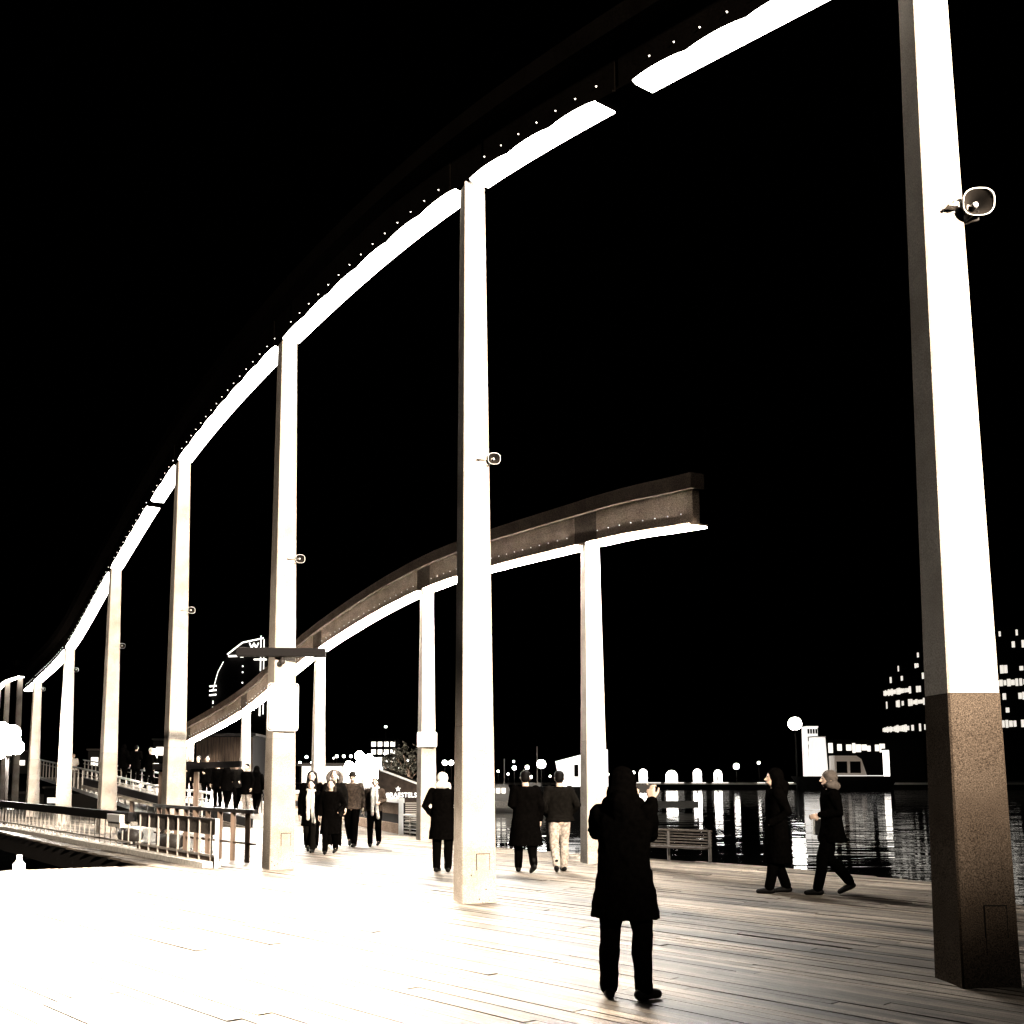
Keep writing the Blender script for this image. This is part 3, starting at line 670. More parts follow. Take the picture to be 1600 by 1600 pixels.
# yacht-like white pavilion between the middle column and the end column
yt = thing('motor_yacht', (9, 70, WZ), 'white motor yacht cabin beyond the walking couple', 'yacht')
MB().loft([[V(6.6, 70, -1.2), V(10.6, 70, -1.2), V(11.4, 70, .9), V(6.2, 70, .9)], [V(7, 73, -1.2), V(10.6, 73, -1.2), V(11.4, 73, .9), V(6.2, 73, .9)]]).build('hull', M_BLDG, yt)
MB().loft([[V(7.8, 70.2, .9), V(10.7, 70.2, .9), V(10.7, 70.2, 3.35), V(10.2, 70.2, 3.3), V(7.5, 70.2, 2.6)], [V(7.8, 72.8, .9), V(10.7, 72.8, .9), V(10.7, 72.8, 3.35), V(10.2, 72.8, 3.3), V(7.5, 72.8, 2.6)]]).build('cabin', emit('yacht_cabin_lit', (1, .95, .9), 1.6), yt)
for k in range(4): MB().box((8.6 + .42 * k, 70.17, 1.95), (.28, .05, .8)).build('window', M_BLACK, yt)
for x, y, r, lab in ((803, 1200, .16, 'small globe lamp left of the walking couple'), (823, 1199, .16, 'small globe lamp above the left walker'), (845, 1194, .34, 'bright lamp between the two walkers'), (876, 1195, .34, 'bright lamp above the pale-yoked walker'), (695, 1192, .2, 'left of two small lamps beside the middle column'), (705, 1192, .2, 'right of two small lamps beside the middle column')):
    Y = 80; globe('shore_lamp', lab, (x - 697) / 1650 * Y, Y, 1.62 + (1212 - y) / 1650 * Y, r, M_LITW if r > .3 else M_LITQ, WZ, 'lamps of the marina', .04)
rl = random.Random(21)
ORDN = 'first second third fourth fifth sixth seventh eighth ninth tenth eleventh twelfth thirteenth fourteenth fifteenth sixteenth'.split()
for i in range(16):
    Y = rl.uniform(82, 110); px = 776 + 14.4 * i + rl.uniform(-5, 5); X = (px - 697) / 1650 * Y; Z = 1.62 + (1212 - rl.uniform(1190, 1214)) / 1650 * Y
    globe('dot_lamp', ORDN[i] + ' tiny dot lamp from the left scattered over the marina right of the middle column', X, Y, Z, rl.uniform(.07, .13), M_LITQ, WZ, 'tiny dot lamps of the marina', .03)
for i in range(12):
    Y = rl.uniform(100, 130); px = 470 + 17 * i + rl.uniform(-6, 6); X = (px - 697) / 1650 * Y; Z = 1.62 + (1212 - rl.uniform(1176, 1205)) / 1650 * Y
    globe('dot_lamp', ORDN[i] + ' tiny dot lamp from the left on the shore behind the walking group', X, Y, Z, rl.uniform(.08, .16), M_LITQ, .0, 'tiny dot lamps behind the group', .03)
# marina pontoon with masts
pn = MB().box((6, 81, -.55), (26, 1.6, .5)).build('pontoon', M_KERB); tag(pn, 'low floating pontoon under the marina lamps', 'pontoon')
def boat(name, label, x, y, Lh, ch, lit, group, mast=0):
    o = thing(name, (x, y, WZ), label, 'boat', group); w = Lh * .14
    def ringz(z, k): return [V(x - Lh / 2 * k, y - w, z), V(x + Lh * .3 * k, y - w, z), V(x + Lh / 2 * k, y, z), V(x + Lh * .3 * k, y + w, z), V(x - Lh / 2 * k, y + w, z)]
    MB().loft([ringz(WZ - .2, .88), ringz(WZ + 1.0, 1)]).build('hull', M_BOAT, o)
    MB().loft([[V(x - Lh * .3, y - w * .7, WZ + 1), V(x + Lh * .15, y - w * .7, WZ + 1), V(x + Lh * .15, y + w * .7, WZ + 1), V(x - Lh * .3, y + w * .7, WZ + 1)], [V(x - Lh * .27, y - w * .6, WZ + 1 + ch), V(x + Lh * .06, y - w * .6, WZ + 1 + ch), V(x + Lh * .06, y + w * .6, WZ + 1 + ch), V(x - Lh * .27, y + w * .6, WZ + 1 + ch)]]).build('cabin', M_BOAT, o)
    for k in range(3): MB().box((x - Lh * .22 + Lh * .1 * k, y - w * .68, WZ + 1 + ch * .5), (Lh * .07, .06, ch * .4)).build('window', lit, o)
    if mast: MB().tube([(x, y, WZ + 1), (x, y, WZ + 1 + mast)], [.07, .04], 6).build('mast', M_RAIL, o)
    return o
M_BOAT = mat('boat_gelcoat', (.45, .42, .38), .4, .4)
boat('moored_boat', 'small moored boat left of the walking couple with lit windows', 4.6, 84, 4.2, 1.0, M_LIT, 'moored boats', 3)
boat('moored_boat', 'small moored boat between the walkers with lit windows', 7.3, 85, 3.6, 1.1, M_LIT, 'moored boats', 4)
boat('moored_boat', 'small moored boat with mast beside the end column of the low row', 11.8, 86, 5, 1.1, M_LIT, 'moored boats', 5)
# arched lamps on the far quay
ORD = ['first', 'second', 'third', 'fourth', 'fifth']
for i, (x, w, h_) in enumerate(((967, 2.1, 2.4), (1003, 1.7, 2.9), (1047, 2.4, 2.6), (1087, 1.7, 2.9), (1119, 1.6, 2.7))):
    Y = 222; X = (x - 697) / 1650 * Y
    o = thing('lit_arch', (X, Y, .12), ORD[i] + ' lit arched doorway from the left on the far quay', 'arch', 'lit arches on the far quay')
    def ap_(w_, h2, y_): return [V(X - w_ / 2, y_, .13), V(X + w_ / 2, y_, .13)] + [V(X + w_ / 2 * cos(a), y_, .13 + h2 - w_ / 2 + w_ / 2 * sin(a)) for a in [k * pi / 10 for k in range(11)]]
    MB().loft([ap_(w + .5, h_ + .3, Y), ap_(w + .5, h_ + .3, Y + 2)]).build('surround', M_BLDG, o)
    MB().loft([ap_(w, h_, Y - .05), ap_(w, h_, Y - .01)]).build('glow_panel', M_LITQ, o)
    if i != 2: MB().box((X - .1, Y - .1, .8), (.35, .06, 1.5)).build('door_leaf', M_DARK, o)
globe('quay_lamp', 'round ball lamp right of the lit arches', (1148 - 697) / 1650 * 221, 221, 1.62 + 14.5 / 1650 * 221, .62, M_LITQ, .12)
globe('quay_lamp', 'small dim lamp between the ball lamp and the star lamp', (1183 - 697) / 1650 * 221, 221, 1.62 + 20 / 1650 * 221, .3, M_LITQ, .12)
globe('quay_lamp', 'tall single lamp glowing high above the right quay', 66.0, 200, 11.4, 1.25, emit('tall_lamp_glow', (1, .95, .88), 25), WZ, None, .16)
M_EDGE = emit('kerb_glow', (1, .93, .84), 1.6)  # glowing strips stand in for lamplight on the quay kerb
for a, b_ in ((950, 975), (992, 1030), (1036, 1066), (1078, 1100), (1110, 1135), (1180, 1192), (1212, 1236), (1245, 1300)):
    X0 = (a - 697) / 1650 * 217.4; X1 = (b_ - 697) / 1650 * 217.4
    MB().box(((X0 + X1) / 2, 217.45, .19), (X1 - X0, .12, .14)).build('kerb_glow', M_EDGE, qo)
# right quay: grid tower, tapered pylon, ferry, lit restaurant, white pillar
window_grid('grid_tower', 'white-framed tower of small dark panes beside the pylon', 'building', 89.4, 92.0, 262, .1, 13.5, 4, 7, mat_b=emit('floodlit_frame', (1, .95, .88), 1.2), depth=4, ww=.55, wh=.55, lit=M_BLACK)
pyo = thing('pylon', (75.8, 216, .1), 'white tapered pylon on the right quay', 'pylon')
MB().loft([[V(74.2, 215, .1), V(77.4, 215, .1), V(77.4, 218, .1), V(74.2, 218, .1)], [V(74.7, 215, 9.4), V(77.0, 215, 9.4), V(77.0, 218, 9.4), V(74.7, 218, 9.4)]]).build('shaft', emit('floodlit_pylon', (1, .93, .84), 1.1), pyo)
MB().box((75.8, 216.5, 9.5), (2.6, 3.3, .2)).build('cap', M_WHITE, pyo)
fe = thing('harbour_ferry', (79, 213, WZ), 'brown ferry cabin with two dark windows beside the pylon', 'ferry')
MB().loft([[V(72, 211, -1.2), V(88, 211, -1.2), V(90, 211, 1.5), V(70, 211, 1.5)], [V(72, 216, -1.2), V(88, 216, -1.2), V(90, 216, 1.5), V(70, 216, 1.5)]]).build('hull', M_BLDG, fe)
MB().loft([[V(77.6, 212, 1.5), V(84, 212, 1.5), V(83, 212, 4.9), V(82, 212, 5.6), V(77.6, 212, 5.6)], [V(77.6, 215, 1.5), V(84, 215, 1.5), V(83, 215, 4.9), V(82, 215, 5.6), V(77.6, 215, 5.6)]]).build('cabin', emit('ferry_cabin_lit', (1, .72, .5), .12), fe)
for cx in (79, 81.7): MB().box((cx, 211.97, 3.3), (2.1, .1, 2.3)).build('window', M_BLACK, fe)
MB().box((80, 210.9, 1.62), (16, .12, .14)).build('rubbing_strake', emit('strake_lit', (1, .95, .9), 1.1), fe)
lr = thing('waterfront_restaurant', (92, 231, .1), 'low waterfront restaurant with a bright strip of windows', 'restaurant')
MB().prism([(83, 231), (104, 231), (104, 240), (83, 240)], .1, 9.4).build('wall', M_BLDG, lr)
rr = random.Random(11)
x = 83.3
while x < 96.2:
    w = rr.uniform(.5, 1.5); MB().box((x + w / 2, 230.93, 7.6 + rr.uniform(-.2, .2)), (w, .1, rr.uniform(1.2, 2.2))).build('window', M_LITR, lr); x += w + rr.choice((.12, .15, .2, 1.0))
wp = thing('white_pillar', (88.9, 214, WZ), 'narrow white lit pillar in the water at the right', 'pillar')
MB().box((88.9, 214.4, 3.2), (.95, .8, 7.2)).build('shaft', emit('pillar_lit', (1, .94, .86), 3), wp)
MB().box((88.9, 214.4, 6.9), (1.3, 1.1, .35)).box((88.9, 214.4, -.7), (1.4, 1.2, .8)).build('capital', M_DARK, wp)
# round office building, right edge
ob = thing('round_office_building', (160, 318, .1), 'dark curved office building with broken rows of lit windows, right edge', 'building')
cc = Vector((197, 345)); RR = 54
def arcp(r, a): return V(cc.x + r * cos(a), cc.y + r * sin(a), 0)
for f in range(9):
    z0 = -1 if f == 0 else 10.6 + f * 3.95; r = RR - max(0, f - 5) * 4; a0 = radians(178 + f * .7); a1 = radians(300)
    ring = [arcp(r, a0 + (a1 - a0) * k / 30) for k in range(31)] + [arcp(r - 22, a1 + (a0 - a1) * k / 10) for k in range(11)]
    MB().prism([(p.x, p.y) for p in ring], z0, (14.5 if f == 0 else z0 + 3.92)).build('storey', M_BLDG, ob)
    on = [.0, .95, .1, .55, .95, .2, .25, .1, .08][f]; lim = 1.0
    n = 110
    for k in range(n):
        a = a0 + (a1 - a0) * (k + .5) / n
        p = arcp(r + .06, a); px = 697 + 1650 * p.x / p.y
        if px > 1640: continue
        run = rr.random() < on * (1.0 if (k // 7 + f) % 3 else .5)
        if not run: continue
        hh = rr.uniform(1.1, 2.4); ww = (a1 - a0) * r / n * rr.choice((.7, .88, .95))
        MB().box((p.x, p.y, z0 + 1.9), (ww, .12, hh), Matrix.Rotation(a + pi / 2, 3, 'Z')).build('window', M_LITO, ob)
# timber hut behind the crowd
hu = thing('timber_hut', (-11, 56, 0), 'brown vertical-board hut behind the crowd', 'hut')
MB().prism([(-13.2, 56), (-10.2, 56), (-10.2, 60), (-13.2, 60)], 0, 3.7).build('wall', M_BLACK, hu)
for k in range(20):
    MB().box((-13.12 + k * .15, 55.95 - .02 * (k % 2), 1.85), (.125, .05, 3.6)).build('board', M_BROWN, hu)
MB().box((-11.7, 58, 3.78), (3.3, 4.3, .14)).build('roof', M_DARK, hu)
fs = thing('floor_standing_sign', (-13.2, 47.5, 1.0), 'bright white upright panel among the crowd', 'sign')
MB().box((-13.1, 47.5, 2.45), (.3, .12, .72)).build('panel', M_LITQ, fs); MB().box((-13.1, 47.5, 1.5), (.08, .08, 1.2)).build('post', M_DARK, fs)
for i, (x, y, w) in enumerate(((40, 1258, .3), (22, 1268, .5), (86, 1250, .6), (150, 1190, .5), (33, 1192, .8), (255, 1174, .9))):
    Y = 73 if i in (0, 1, 2) else 78; X = (x - 697) / 1650 * Y; Z = 1.62 - (y - 1212) / 1650 * Y
    o = thing('lit_booth', (X, Y, -.4), ['tiny round-lit booth low at the left', 'tiny booth at the left picture edge', 'lit booth below the gangway at the left', 'lit booth above the gangway', 'lit booth under the globe', 'booth with a bright strip left of the gate column'][i], 'booth')
    MB().box((X, Y + .6, Z), (w + .5, 1, 1.6)).build('body', M_BLDG, o); MB().box((X, Y + .07, Z), (w, .05, .35 + .25 * (i % 2))).build('window', M_LIT, o)
    MB().box((X, Y + .6, Z + .87), (w + .7, 1.2, .12)).build('roof', M_DARK, o)

# ================================================================== people
def cloth(name, c, n=.4): return mat(name, c, .95, .0, n, 25, .3)
C_BLACK = cloth('black_cloth', (.0012, .001, .0009)); C_DARK = cloth('dark_cloth', (.004, .0035, .003)); C_BROWN = cloth('brown_leather', (.05, .036, .027), .6)
C_JEAN = cloth('pale_jeans', (.40, .34, .29), .6); C_PALE = cloth('pale_knit', (.6, .56, .5), .3); C_GREY = cloth('grey_cloth', (.09, .075, .065))
C_HAIR = mat('dark_hair', (.002, .0016, .0014), .6, .04, .4, 60, .4, stretch=(1, 1, .15)); C_HAIRB = mat('brown_hair', (.015, .011, .008), .6, .05, .4, 60, .4)
C_SKIN = mat('skin', (.50, .36, .28), .6, .3, .1, 40); C_SHOE = mat('black_shoe', (.0015, .0012, .001), .6, .08); C_SHOEP = mat('pale_shoe', (.45, .4, .35), .6, .3)
TEXC = bpy.data.textures.new('cloth_folds', 'CLOUDS'); TEXC.noise_scale = .11
TEXF = bpy.data.textures.new('long_folds', 'CLOUDS'); TEXF.noise_scale = .22
def skinmesh(mb, name, m, parent, vox, smooth=5, fold=0.0):
    o = mb.build(name, m, parent, False, True)
    r = o.modifiers.new('remesh', 'REMESH'); r.mode = 'VOXEL'; r.voxel_size = vox; r.use_smooth_shade = True
    s = o.modifiers.new('smooth', 'SMOOTH'); s.iterations = smooth; s.factor = .5
    if fold:
        d = o.modifiers.new('folds', 'DISPLACE'); d.texture = TEXC; d.strength = fold; d.texture_coords = 'GLOBAL'; d.mid_level = .5
    return o
ARMS = {'down': ((.255, -.05, 1.13), (.265, .06, .88)), 'pocket': ((.30, -.09, 1.13), (.20, .14, .96)), 'swing_f': ((.24, .04, 1.13), (.24, .22, .95)),
        'swing_b': ((.25, -.14, 1.15), (.26, -.16, .90)), 'bent': ((.25, -.05, 1.13), (.15, .20, 1.10)), 'camera': ((.26, .12, 1.22), (.075, .30, 1.475)), 'camera_in': ((.17, .19, 1.21), (.17, .30, 1.475)), 'camera_l': ((.26, .12, 1.22), (-.02, .29, 1.475)), 'fold': ((.26, .03, 1.13), (.02, .22, 1.14))}
LEGS = {'stand': (((.10, .02, .50), (.10, -.02, .09)),) * 2, 'walk': (((.095, .17, .52), (.09, .25, .10)), ((.095, .03, .49), (.09, -.24, .17))), 'walk2': (((.095, .04, .49), (.09, -.20, .14)), ((.095, .15, .52), (.09, .20, .09))),
        'apart': (((.12, .03, .50), (.13, -.01, .09)),) * 2, 'step': (((.095, .09, .505), (.09, .15, .09)), ((.095, .03, .49), (.09, -.13, .10))), 'stride': (((.10, .24, .54), (.10, .36, .11)), ((.10, .05, .50), (.10, -.30, .19)))}
def hand(mb, w, d, up, side, s=1.0, curl=.5):
    # palm, four fingers of unequal length with knuckle bends, thumb from the side of the palm
    d = Vector(d).normalized(); up = Vector(up); up = (up - d * up.dot(d)).normalized(); r = d.cross(up) * side
    w = Vector(w); pc_ = w + d * .05
    for k in (-.026, -.009, .009, .026): mb.tube([w + r * k * .7, w + d * .085 + r * k], [.016, .014], 8, True)
    for k, L_ in ((-.030, .062), (-.010, .074), (.010, .080), (.030, .070)):
        a = w + d * .088 + r * k; p1 = a + d * L_ * .5 * cos(curl * .6) - up * L_ * .5 * sin(curl * .6); p2 = p1 + d * L_ * .32 * cos(curl * 1.6) - up * L_ * .32 * sin(curl * 1.6); p3 = p2 + d * L_ * .25 * cos(curl * 2.4) - up * L_ * .25 * sin(curl * 2.4)
        mb.tube([a - d * .02, p1, p2, p3], [.0105, .0098, .009, .008], 8, True)
    a = w + d * .02 + r * .030; b_ = a + d * .035 + r * .028 - up * .008; c = b_ + d * .034 + r * .006 - up * .012
    mb.tube([a, b_, c], [.013, .0115, .0095], 8, True)
def person(label, x, y, face, h=1.68, z=0, legs='stand', arms=('down', 'down'), hem=.62, flare=1.0, coat=C_BLACK, trous=C_BLACK, shoe=C_SHOE, hair='short', haircol=C_HAIR,
           scarf=None, vox=.014, group=None, head_turn=0, wide=1.0, fold=.02, bag=None, lean=0.0, turn_head_down=0.0, foot=(8, -8)):
    s = h / 1.70
    o = thing('person', (x, y, z), label, 'person', group, radians(face - 90)); o.scale = (s, s, s)
    hc = Vector((0, .015 + lean, 1.585)); ht = radians(head_turn); Rh = Matrix.Rotation(ht, 3, 'Z')
    def hp(a, b_, c): return hc + Rh @ Vector((a, b_, c))
    body = MB()
    body.tube([(0, 0, .9), (0, -.02, 1.1), (0, lean - .03, 1.34)], [.12, .10, .09], 12, True)
    body.tube([(-.12, lean - .02, 1.36), (.12, lean - .02, 1.36)], [.045, .045], 10, True)
    body.tube([(0, lean, 1.38), tuple(hc - V(0, .02, .05))], [.06, .055], 10)
    body.ell(hc + V(0, 0, .012), (.078, .096, .108)); body.ell(hp(0, .03, -.055), (.055, .062, .062))
    body.tube([hp(0, .09, .015), hp(0, .118, -.022)], [.010, .017], 8, True); body.tube([hp(-.025, .092, -.062), hp(.025, .092, -.062)], .008, 6, True)
    for sx in (-1, 1): body.ell(hp(sx * .08, -.005, -.01), (.012, .025, .033), 8, 7)
    LG = LEGS[legs]; tr = MB(); sh = [MB(), MB()]
    for k, sx in enumerate((-1, 1)):
        (kn, an) = LG[k]; kn = V(kn[0] * sx, kn[1], kn[2]); an = V(an[0] * sx, an[1], an[2]); hip = V(.09 * sx, 0, .90)
        body.tube([hip, hip.lerp(kn, .5) + V(0, .01, 0), kn, kn.lerp(an, .35) - V(0, .02, 0), an], [.085, .075, .055, .05, .03], 10, True)
        body.tube([an, an + V(0, .06, -.045)], [.03, .022], 8, True)
        tr.tube([hip, hip.lerp(kn, .5) + V(0, .01, 0), kn, kn.lerp(an, .4) - V(0, .02, 0), an + V(0, 0, .0)], [.105, .098, .082, .078, .068], 12, True)
        fa = radians(foot[k]); fd = V(sin(fa), cos(fa), 0); back = an.y < -.15
        lift = 0.0
        heel = an - fd * .045 + V(0, 0, -.045); toe = an + fd * .15 + V(0, 0, -.055 - (.06 if back else 0))
        if not back: heel.z = .045; toe.z = .032
        else: toe.z = .035
        sh[k].tube([heel, heel.lerp(toe, .5) + V(0, 0, .006), toe], [.044, .047, .034], 10, True); sh[k].tube([an + V(0, 0, .05), heel.lerp(toe, .22)], [.05, .048], 10, True)
    tr.tube([(-.05, 0, .93), (.05, 0, .93)], [.13, .13], 10, True)
    ct = MB(); W_ = wide
    prof = [(1.445, .085, .075), (1.425, .15, .10), (1.385, .205, .125), (1.30, .215, .14), (1.15, .195, .14), (1.02, .19, .138), (.92, .205, .15)]
    if hem < .9: prof += [(.92 - (.92 - hem) * .5, .215 + .02 * flare, .16 + .02 * flare), (hem, .215 + .05 * flare, .165 + .045 * flare)]
    n = 20
    ct.loft([[V(rx * W_ * cos(2 * pi * k / n), ry * sin(2 * pi * k / n) + lean * max(0, (z_ - .9) / .5) - .005, z_) for k in range(n)] for z_, rx, ry in prof])
    for k, sx in enumerate((-1, 1)):
        e, w = ARMS[arms[k]]; e = V(e[0] * sx, e[1] + lean, e[2]); w = V(w[0] * sx, w[1] + lean, w[2]); shd = V(.175 * sx, lean, 1.375)
        body.tube([shd, e, w], [.05, .042, .03], 10, True)
        ct.tube([shd, shd.lerp(e, .5), e, e.lerp(w, .55), w - (w - e).normalized() * .02], [.082 * W_, .074, .064, .056, .05], 12, True)
        if arms[k] != 'pocket':
            if arms[k].startswith('camera'): hand(body, w, V(-sx * .15, .35, .9), V(-sx * .3, -1, .3), sx, curl=.75)
            else: hand(body, w, (w - e) + V(0, 0, -.05), V(sx * 1, 0, 0), -sx if arms[k] != 'bent' else sx, curl=.5)
    if hair in ('hood', 'fur'):
        ct.tube([(0, lean - .07, 1.40), (0, lean - .10, 1.47)], [.11, .10], 10, True)
    skinmesh(body, 'body', C_SKIN, o, max(.0075, vox * .75) if vox < .012 else vox * .8, 3)
    skinmesh(ct, 'coat', coat, o, vox, 4, fold); skinmesh(tr, 'trousers', trous, o, vox, 3, fold * .7)
    for m_ in sh: skinmesh(m_, 'shoe', shoe, o, vox * .8, 3)
    for sx in (-1, 1): MB().ell(hp(sx * .031, .091, .022), (.013, .008, .007), 8, 6).build('eye', C_SHOE, o, False, True)
    hr = MB()
    if hair == 'short':
        hr.ell(hp(0, -.018, .048), (.088, .095, .088)); hr.ell(hp(0, -.045, .0), (.08, .07, .09))
    elif hair == 'long':
        hr.ell(hp(0, -.02, .045), (.092, .098, .09))
        for sx in (-1, 0, 1): hr.tube([hp(sx * .06, -.035, .05), hp(sx * .085, -.03 - .02 * (sx == 0), -.08), hp(sx * .10, .01 - .09 * (sx == 0), -.22), hp(sx * .10, .05 - .14 * (sx == 0), -.32)], [.05, .045, .04, .02], 10, True)
    elif hair == 'hood':
        hr.ell(hp(0, -.03, .03), (.11, .115, .125)); hr.ell(hp(0, -.05, -.06), (.125, .11, .12)); hr.tube([hp(-.10, -.02, -.14), hp(0, -.09, -.16), hp(.10, -.02, -.14)], [.07, .08, .07], 10, True)
    elif hair == 'fur':
        hr.ell(hp(0, -.02, .04), (.09, .095, .085)); k_ = [hp(.15 * cos(a), -.03 + .05 * sin(a * 2) * 0, -.04 + .15 * sin(a)) for a in [radians(q) for q in range(-40, 221, 20)]]
        hr.tube(k_, .05, 8, True)
    elif hair == 'beanie':
        hr.ell(hp(0, -.012, .055), (.096, .104, .095)); hr.tube([hp(.092 * cos(a), -.01 + .10 * sin(a), .03) for a in [2 * pi * k / 14 for k in range(15)]], .016, 8)
    elif hair == 'wrap':
        hr.ell(hp(0, -.02, .035), (.105, .11, .105)); hr.tube([hp(-.09, .02, -.07), hp(-.04, -.09, -.09), hp(.05, -.09, -.09), hp(.10, .0, -.09)], [.05, .065, .065, .05], 10, True); hr.tube([hp(.10, 0, -.08), hp(.15, -.02, -.15)], [.04, .02], 8, True)
    skinmesh(hr, {'beanie': 'beanie', 'hood': 'hood', 'wrap': 'wool_hat', 'fur': 'fur_hood'}.get(hair, 'hair'), haircol, o, vox * .8, 2, .03 if hair in ('fur',) else .008)
    if scarf:
        sc_ = MB().tube([V(.09 * cos(a), .02 + lean + .085 * sin(a), 1.455 + .015 * sin(3 * a)) for a in [2 * pi * k / 12 for k in range(13)]], .038, 8)
        for sx, L_ in ((-.055, .72), (.04, .80)):
            sc_.tube([V(sx, .12, 1.42), V(sx * 1.2, .175, 1.25), V(sx * 1.1, .175, 1.05), V(sx * 1.5 - .02, .18, L_)], [.045, .05, .045, .05], 8, True)
        skinmesh(sc_, 'scarf', scarf, o, vox, 2, .025)
    if bag:
        side, z_, bm_ = bag; bgm = MB().box((.27 * side, .02, z_), (.12, .30, .24)); skinmesh(bgm, 'bag', bm_, o, vox, 3, .02)
        MB().tube([(.25 * side, .02, z_ + .1), (.18 * side, -.02, 1.42), (-.1 * side, .1, 1.2)], .012, 6).build('bag_strap', C_BLACK, o, False, True)
    return o
GW = 'group of people walking towards the viewer'; GCR = 'crowd on the ramp at the left'
# photographer
ph = person('woman in a black coat seen from behind, raising a camera', 1.32, 7.95, 70, 1.655, 0, 'apart', ('camera_l', 'camera_in'), .60, .75, C_BLACK, C_BLACK, C_SHOE, 'hood', C_BLACK, vox=.010, fold=.03, foot=(-14, 34), wide=1.04)
cmr = thing('compact_camera', ph.location, 'small camera held up by the woman in the black coat', 'camera', None, ph.rotation_euler.z); cmr.scale = ph.scale
MB().box((.095, .345, 1.56), (.115, .035, .066)).build('body', M_DARK, cmr, False, bevel=.006)
MB().tube([(.107, .36, 1.558), (.107, .395, 1.558)], [.027, .024], 16).build('lens', M_BLACK, cmr, False, True)
MB().box((.095, .3265, 1.558), (.075, .002, .05)).build('screen', mat('dim_screen', (.03, .03, .03), .2, .5), cmr, False)
MB().tube([(.13, .345, 1.592), (.13, .345, 1.602)], .008, 10).build('shutter_button', M_RAIL, cmr, False, True)
# woman with the pale hat
person('woman in a black coat and pale wool hat left of the middle column', -.06, 18.2, 80, 1.66, 0, 'stand', ('pocket', 'pocket'), .56, .7, C_BLACK, C_BLACK, C_SHOE, 'wrap', C_PALE, head_turn=-10)
# couple seen from behind
GCP = 'couple walking away right of the middle column'
person('bulky dark figure walking away next to the middle column', 1.34, 18.0, 95, 1.70, 0, 'walk', ('bent', 'down'), .45, 1.0, C_BLACK, C_BLACK, C_SHOE, 'short', C_HAIR, wide=1.12, group=GCP)
person('man walking away in dark jacket with pale shoulder yoke and pale jeans', 1.93, 18.15, 92, 1.69, 0, 'walk2', ('pocket', 'pocket'), .86, .5, C_DARK, C_JEAN, C_SHOE, 'short', C_HAIR, wide=1.12, group=GCP)
# striding pair at the right
GST = 'pair striding left near the right column'
person('dark figure striding left, first of the pair by the water', 4.62, 14.95, 178, 1.70, 0, 'step', ('pocket', 'swing_b'), .42, .7, C_BLACK, C_BLACK, C_SHOE, 'hood', C_BLACK, group=GST, wide=1.15)
person('grey-haired dark figure striding left with a pale bag, second of the pair', 5.32, 14.75, 176, 1.68, 0, 'walk', ('bent', 'down'), .72, .6, C_BLACK, C_BLACK, C_SHOE, 'wrap', C_GREY, group=GST, wide=1.12, bag=(1, .92, C_PALE))
# group walking towards the viewer
person('woman with a long pale scarf at the front left of the group', -2.90, 22.9, 268, 1.52, 0, 'walk', ('down', 'down'), .62, .6, C_BLACK, C_DARK, C_SHOE, 'long', C_HAIR, C_PALE, group=GW)
person('woman in a long black coat at the front of the group', -2.42, 22.4, 266, 1.53, 0, 'walk2', ('pocket', 'down'), .45, .8, C_BLACK, C_BLACK, C_SHOE, 'long', C_HAIRB, group=GW)
person('tall dark-haired woman behind the woman with the scarf', -3.05, 24.2, 270, 1.72, 0, 'stand', ('down', 'down'), .7, .6, C_BLACK, C_BLACK, C_SHOE, 'long', C_HAIR, group=GW)
person('person with a fur-trimmed hood behind the black coat', -2.52, 24.0, 270, 1.72, 0, 'stand', ('down', 'down'), .7, .8, C_DARK, C_BLACK, C_SHOEP, 'fur', C_GREY, group=GW)
person('man in a brown leather jacket in the middle of the group', -2.18, 24.8, 266, 1.70, 0, 'walk', ('down', 'bent'), .85, .5, C_BROWN, C_BLACK, C_SHOE, 'beanie', C_HAIRB, group=GW, wide=1.05)
person('man in an open brown jacket at the right of the group', -1.66, 24.8, 268, 1.56, 0, 'walk2', ('bent', 'down'), .88, .5, C_BROWN, C_BLACK, C_SHOE, 'short', C_HAIRB, C_PALE, group=GW)
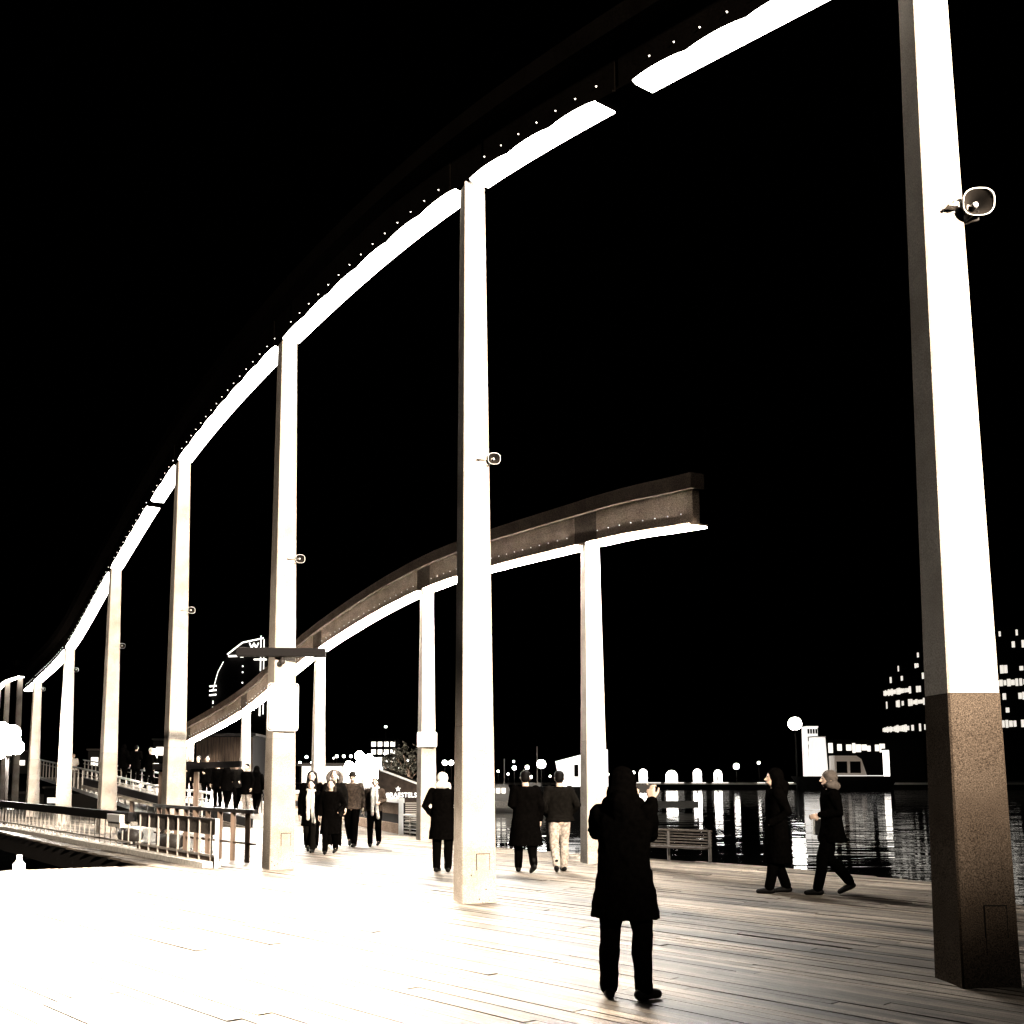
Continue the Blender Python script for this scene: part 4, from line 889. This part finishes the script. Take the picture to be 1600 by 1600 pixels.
# crowd on the ramp
def ramp_z(x, y):
    d = RPT[1] - RPT[0]; k = ((x - RPT[0].x) * d.x + (y - RPT[0].y) * d.y) / (d.x ** 2 + d.y ** 2); return RPT[0].z + d.z * min(max(k, 0), 1)
CR = [(343, 38.2, 'leftmost dark figure of the tight cluster on the ramp', C_BLACK, 'short', C_HAIR), (357, 37.2, 'second dark figure from the left in the ramp cluster', C_BLACK, 'hood', C_BLACK),
      (372, 37.8, 'figure in a pale cap among the dark ramp cluster', C_DARK, 'beanie', C_PALE), (388, 36.8, 'dark figure right of the pale cap on the ramp', C_BLACK, 'short', C_HAIR), (403, 37.0, 'rightmost dark figure of the ramp cluster, next to the sign column', C_BLACK, 'hood', C_BLACK),
      (299, 40.6, 'figure in a pale hat right behind the gate column', C_DARK, 'wrap', C_PALE), (312, 40.0, 'dark-coated long-haired figure with lit face beside the pale hat', C_BLACK, 'long', C_HAIR), (326, 39.6, 'dark figure between the lit face and the tight cluster', C_BLACK, 'short', C_HAIR),
      (238, 43.5, 'figure with a pale cap and pale bag left of the gate column', C_BLACK, 'beanie', C_PALE), (215, 44.6, 'dark figure at the high left end of the ramp', C_BLACK, 'short', C_HAIR), (196, 45.2, 'hooded dark figure furthest left on the ramp', C_BLACK, 'hood', C_BLACK)]
for i, (px, py, lab, cc_, hh_, hcm) in enumerate(CR):
    X = (px - 697) / 1650 * py
    person(lab, X, py, [250, 80, 300, 240, 85, 275, 260, 280, 250, 90, 70][i], 1.62 + .03 * (i % 4), ramp_z(X, py), ['stand', 'walk', 'walk2'][i % 3], ('down', 'bent' if i % 2 else 'down'), .66 + .05 * (i % 3), .7, cc_, C_JEAN if i in (3, 6) else C_BLACK, C_SHOE, hh_, hcm, vox=.018, group=GCR, bag=(-1, .95, C_PALE) if i == 8 else None)
person('pale figure leaning on the upper gangway rail at the left', -20.5, 58.4, 300, 1.7, 1.12, 'stand', ('bent', 'bent'), .8, .6, C_PALE, C_GREY, C_SHOE, 'short', C_HAIR, vox=.02)
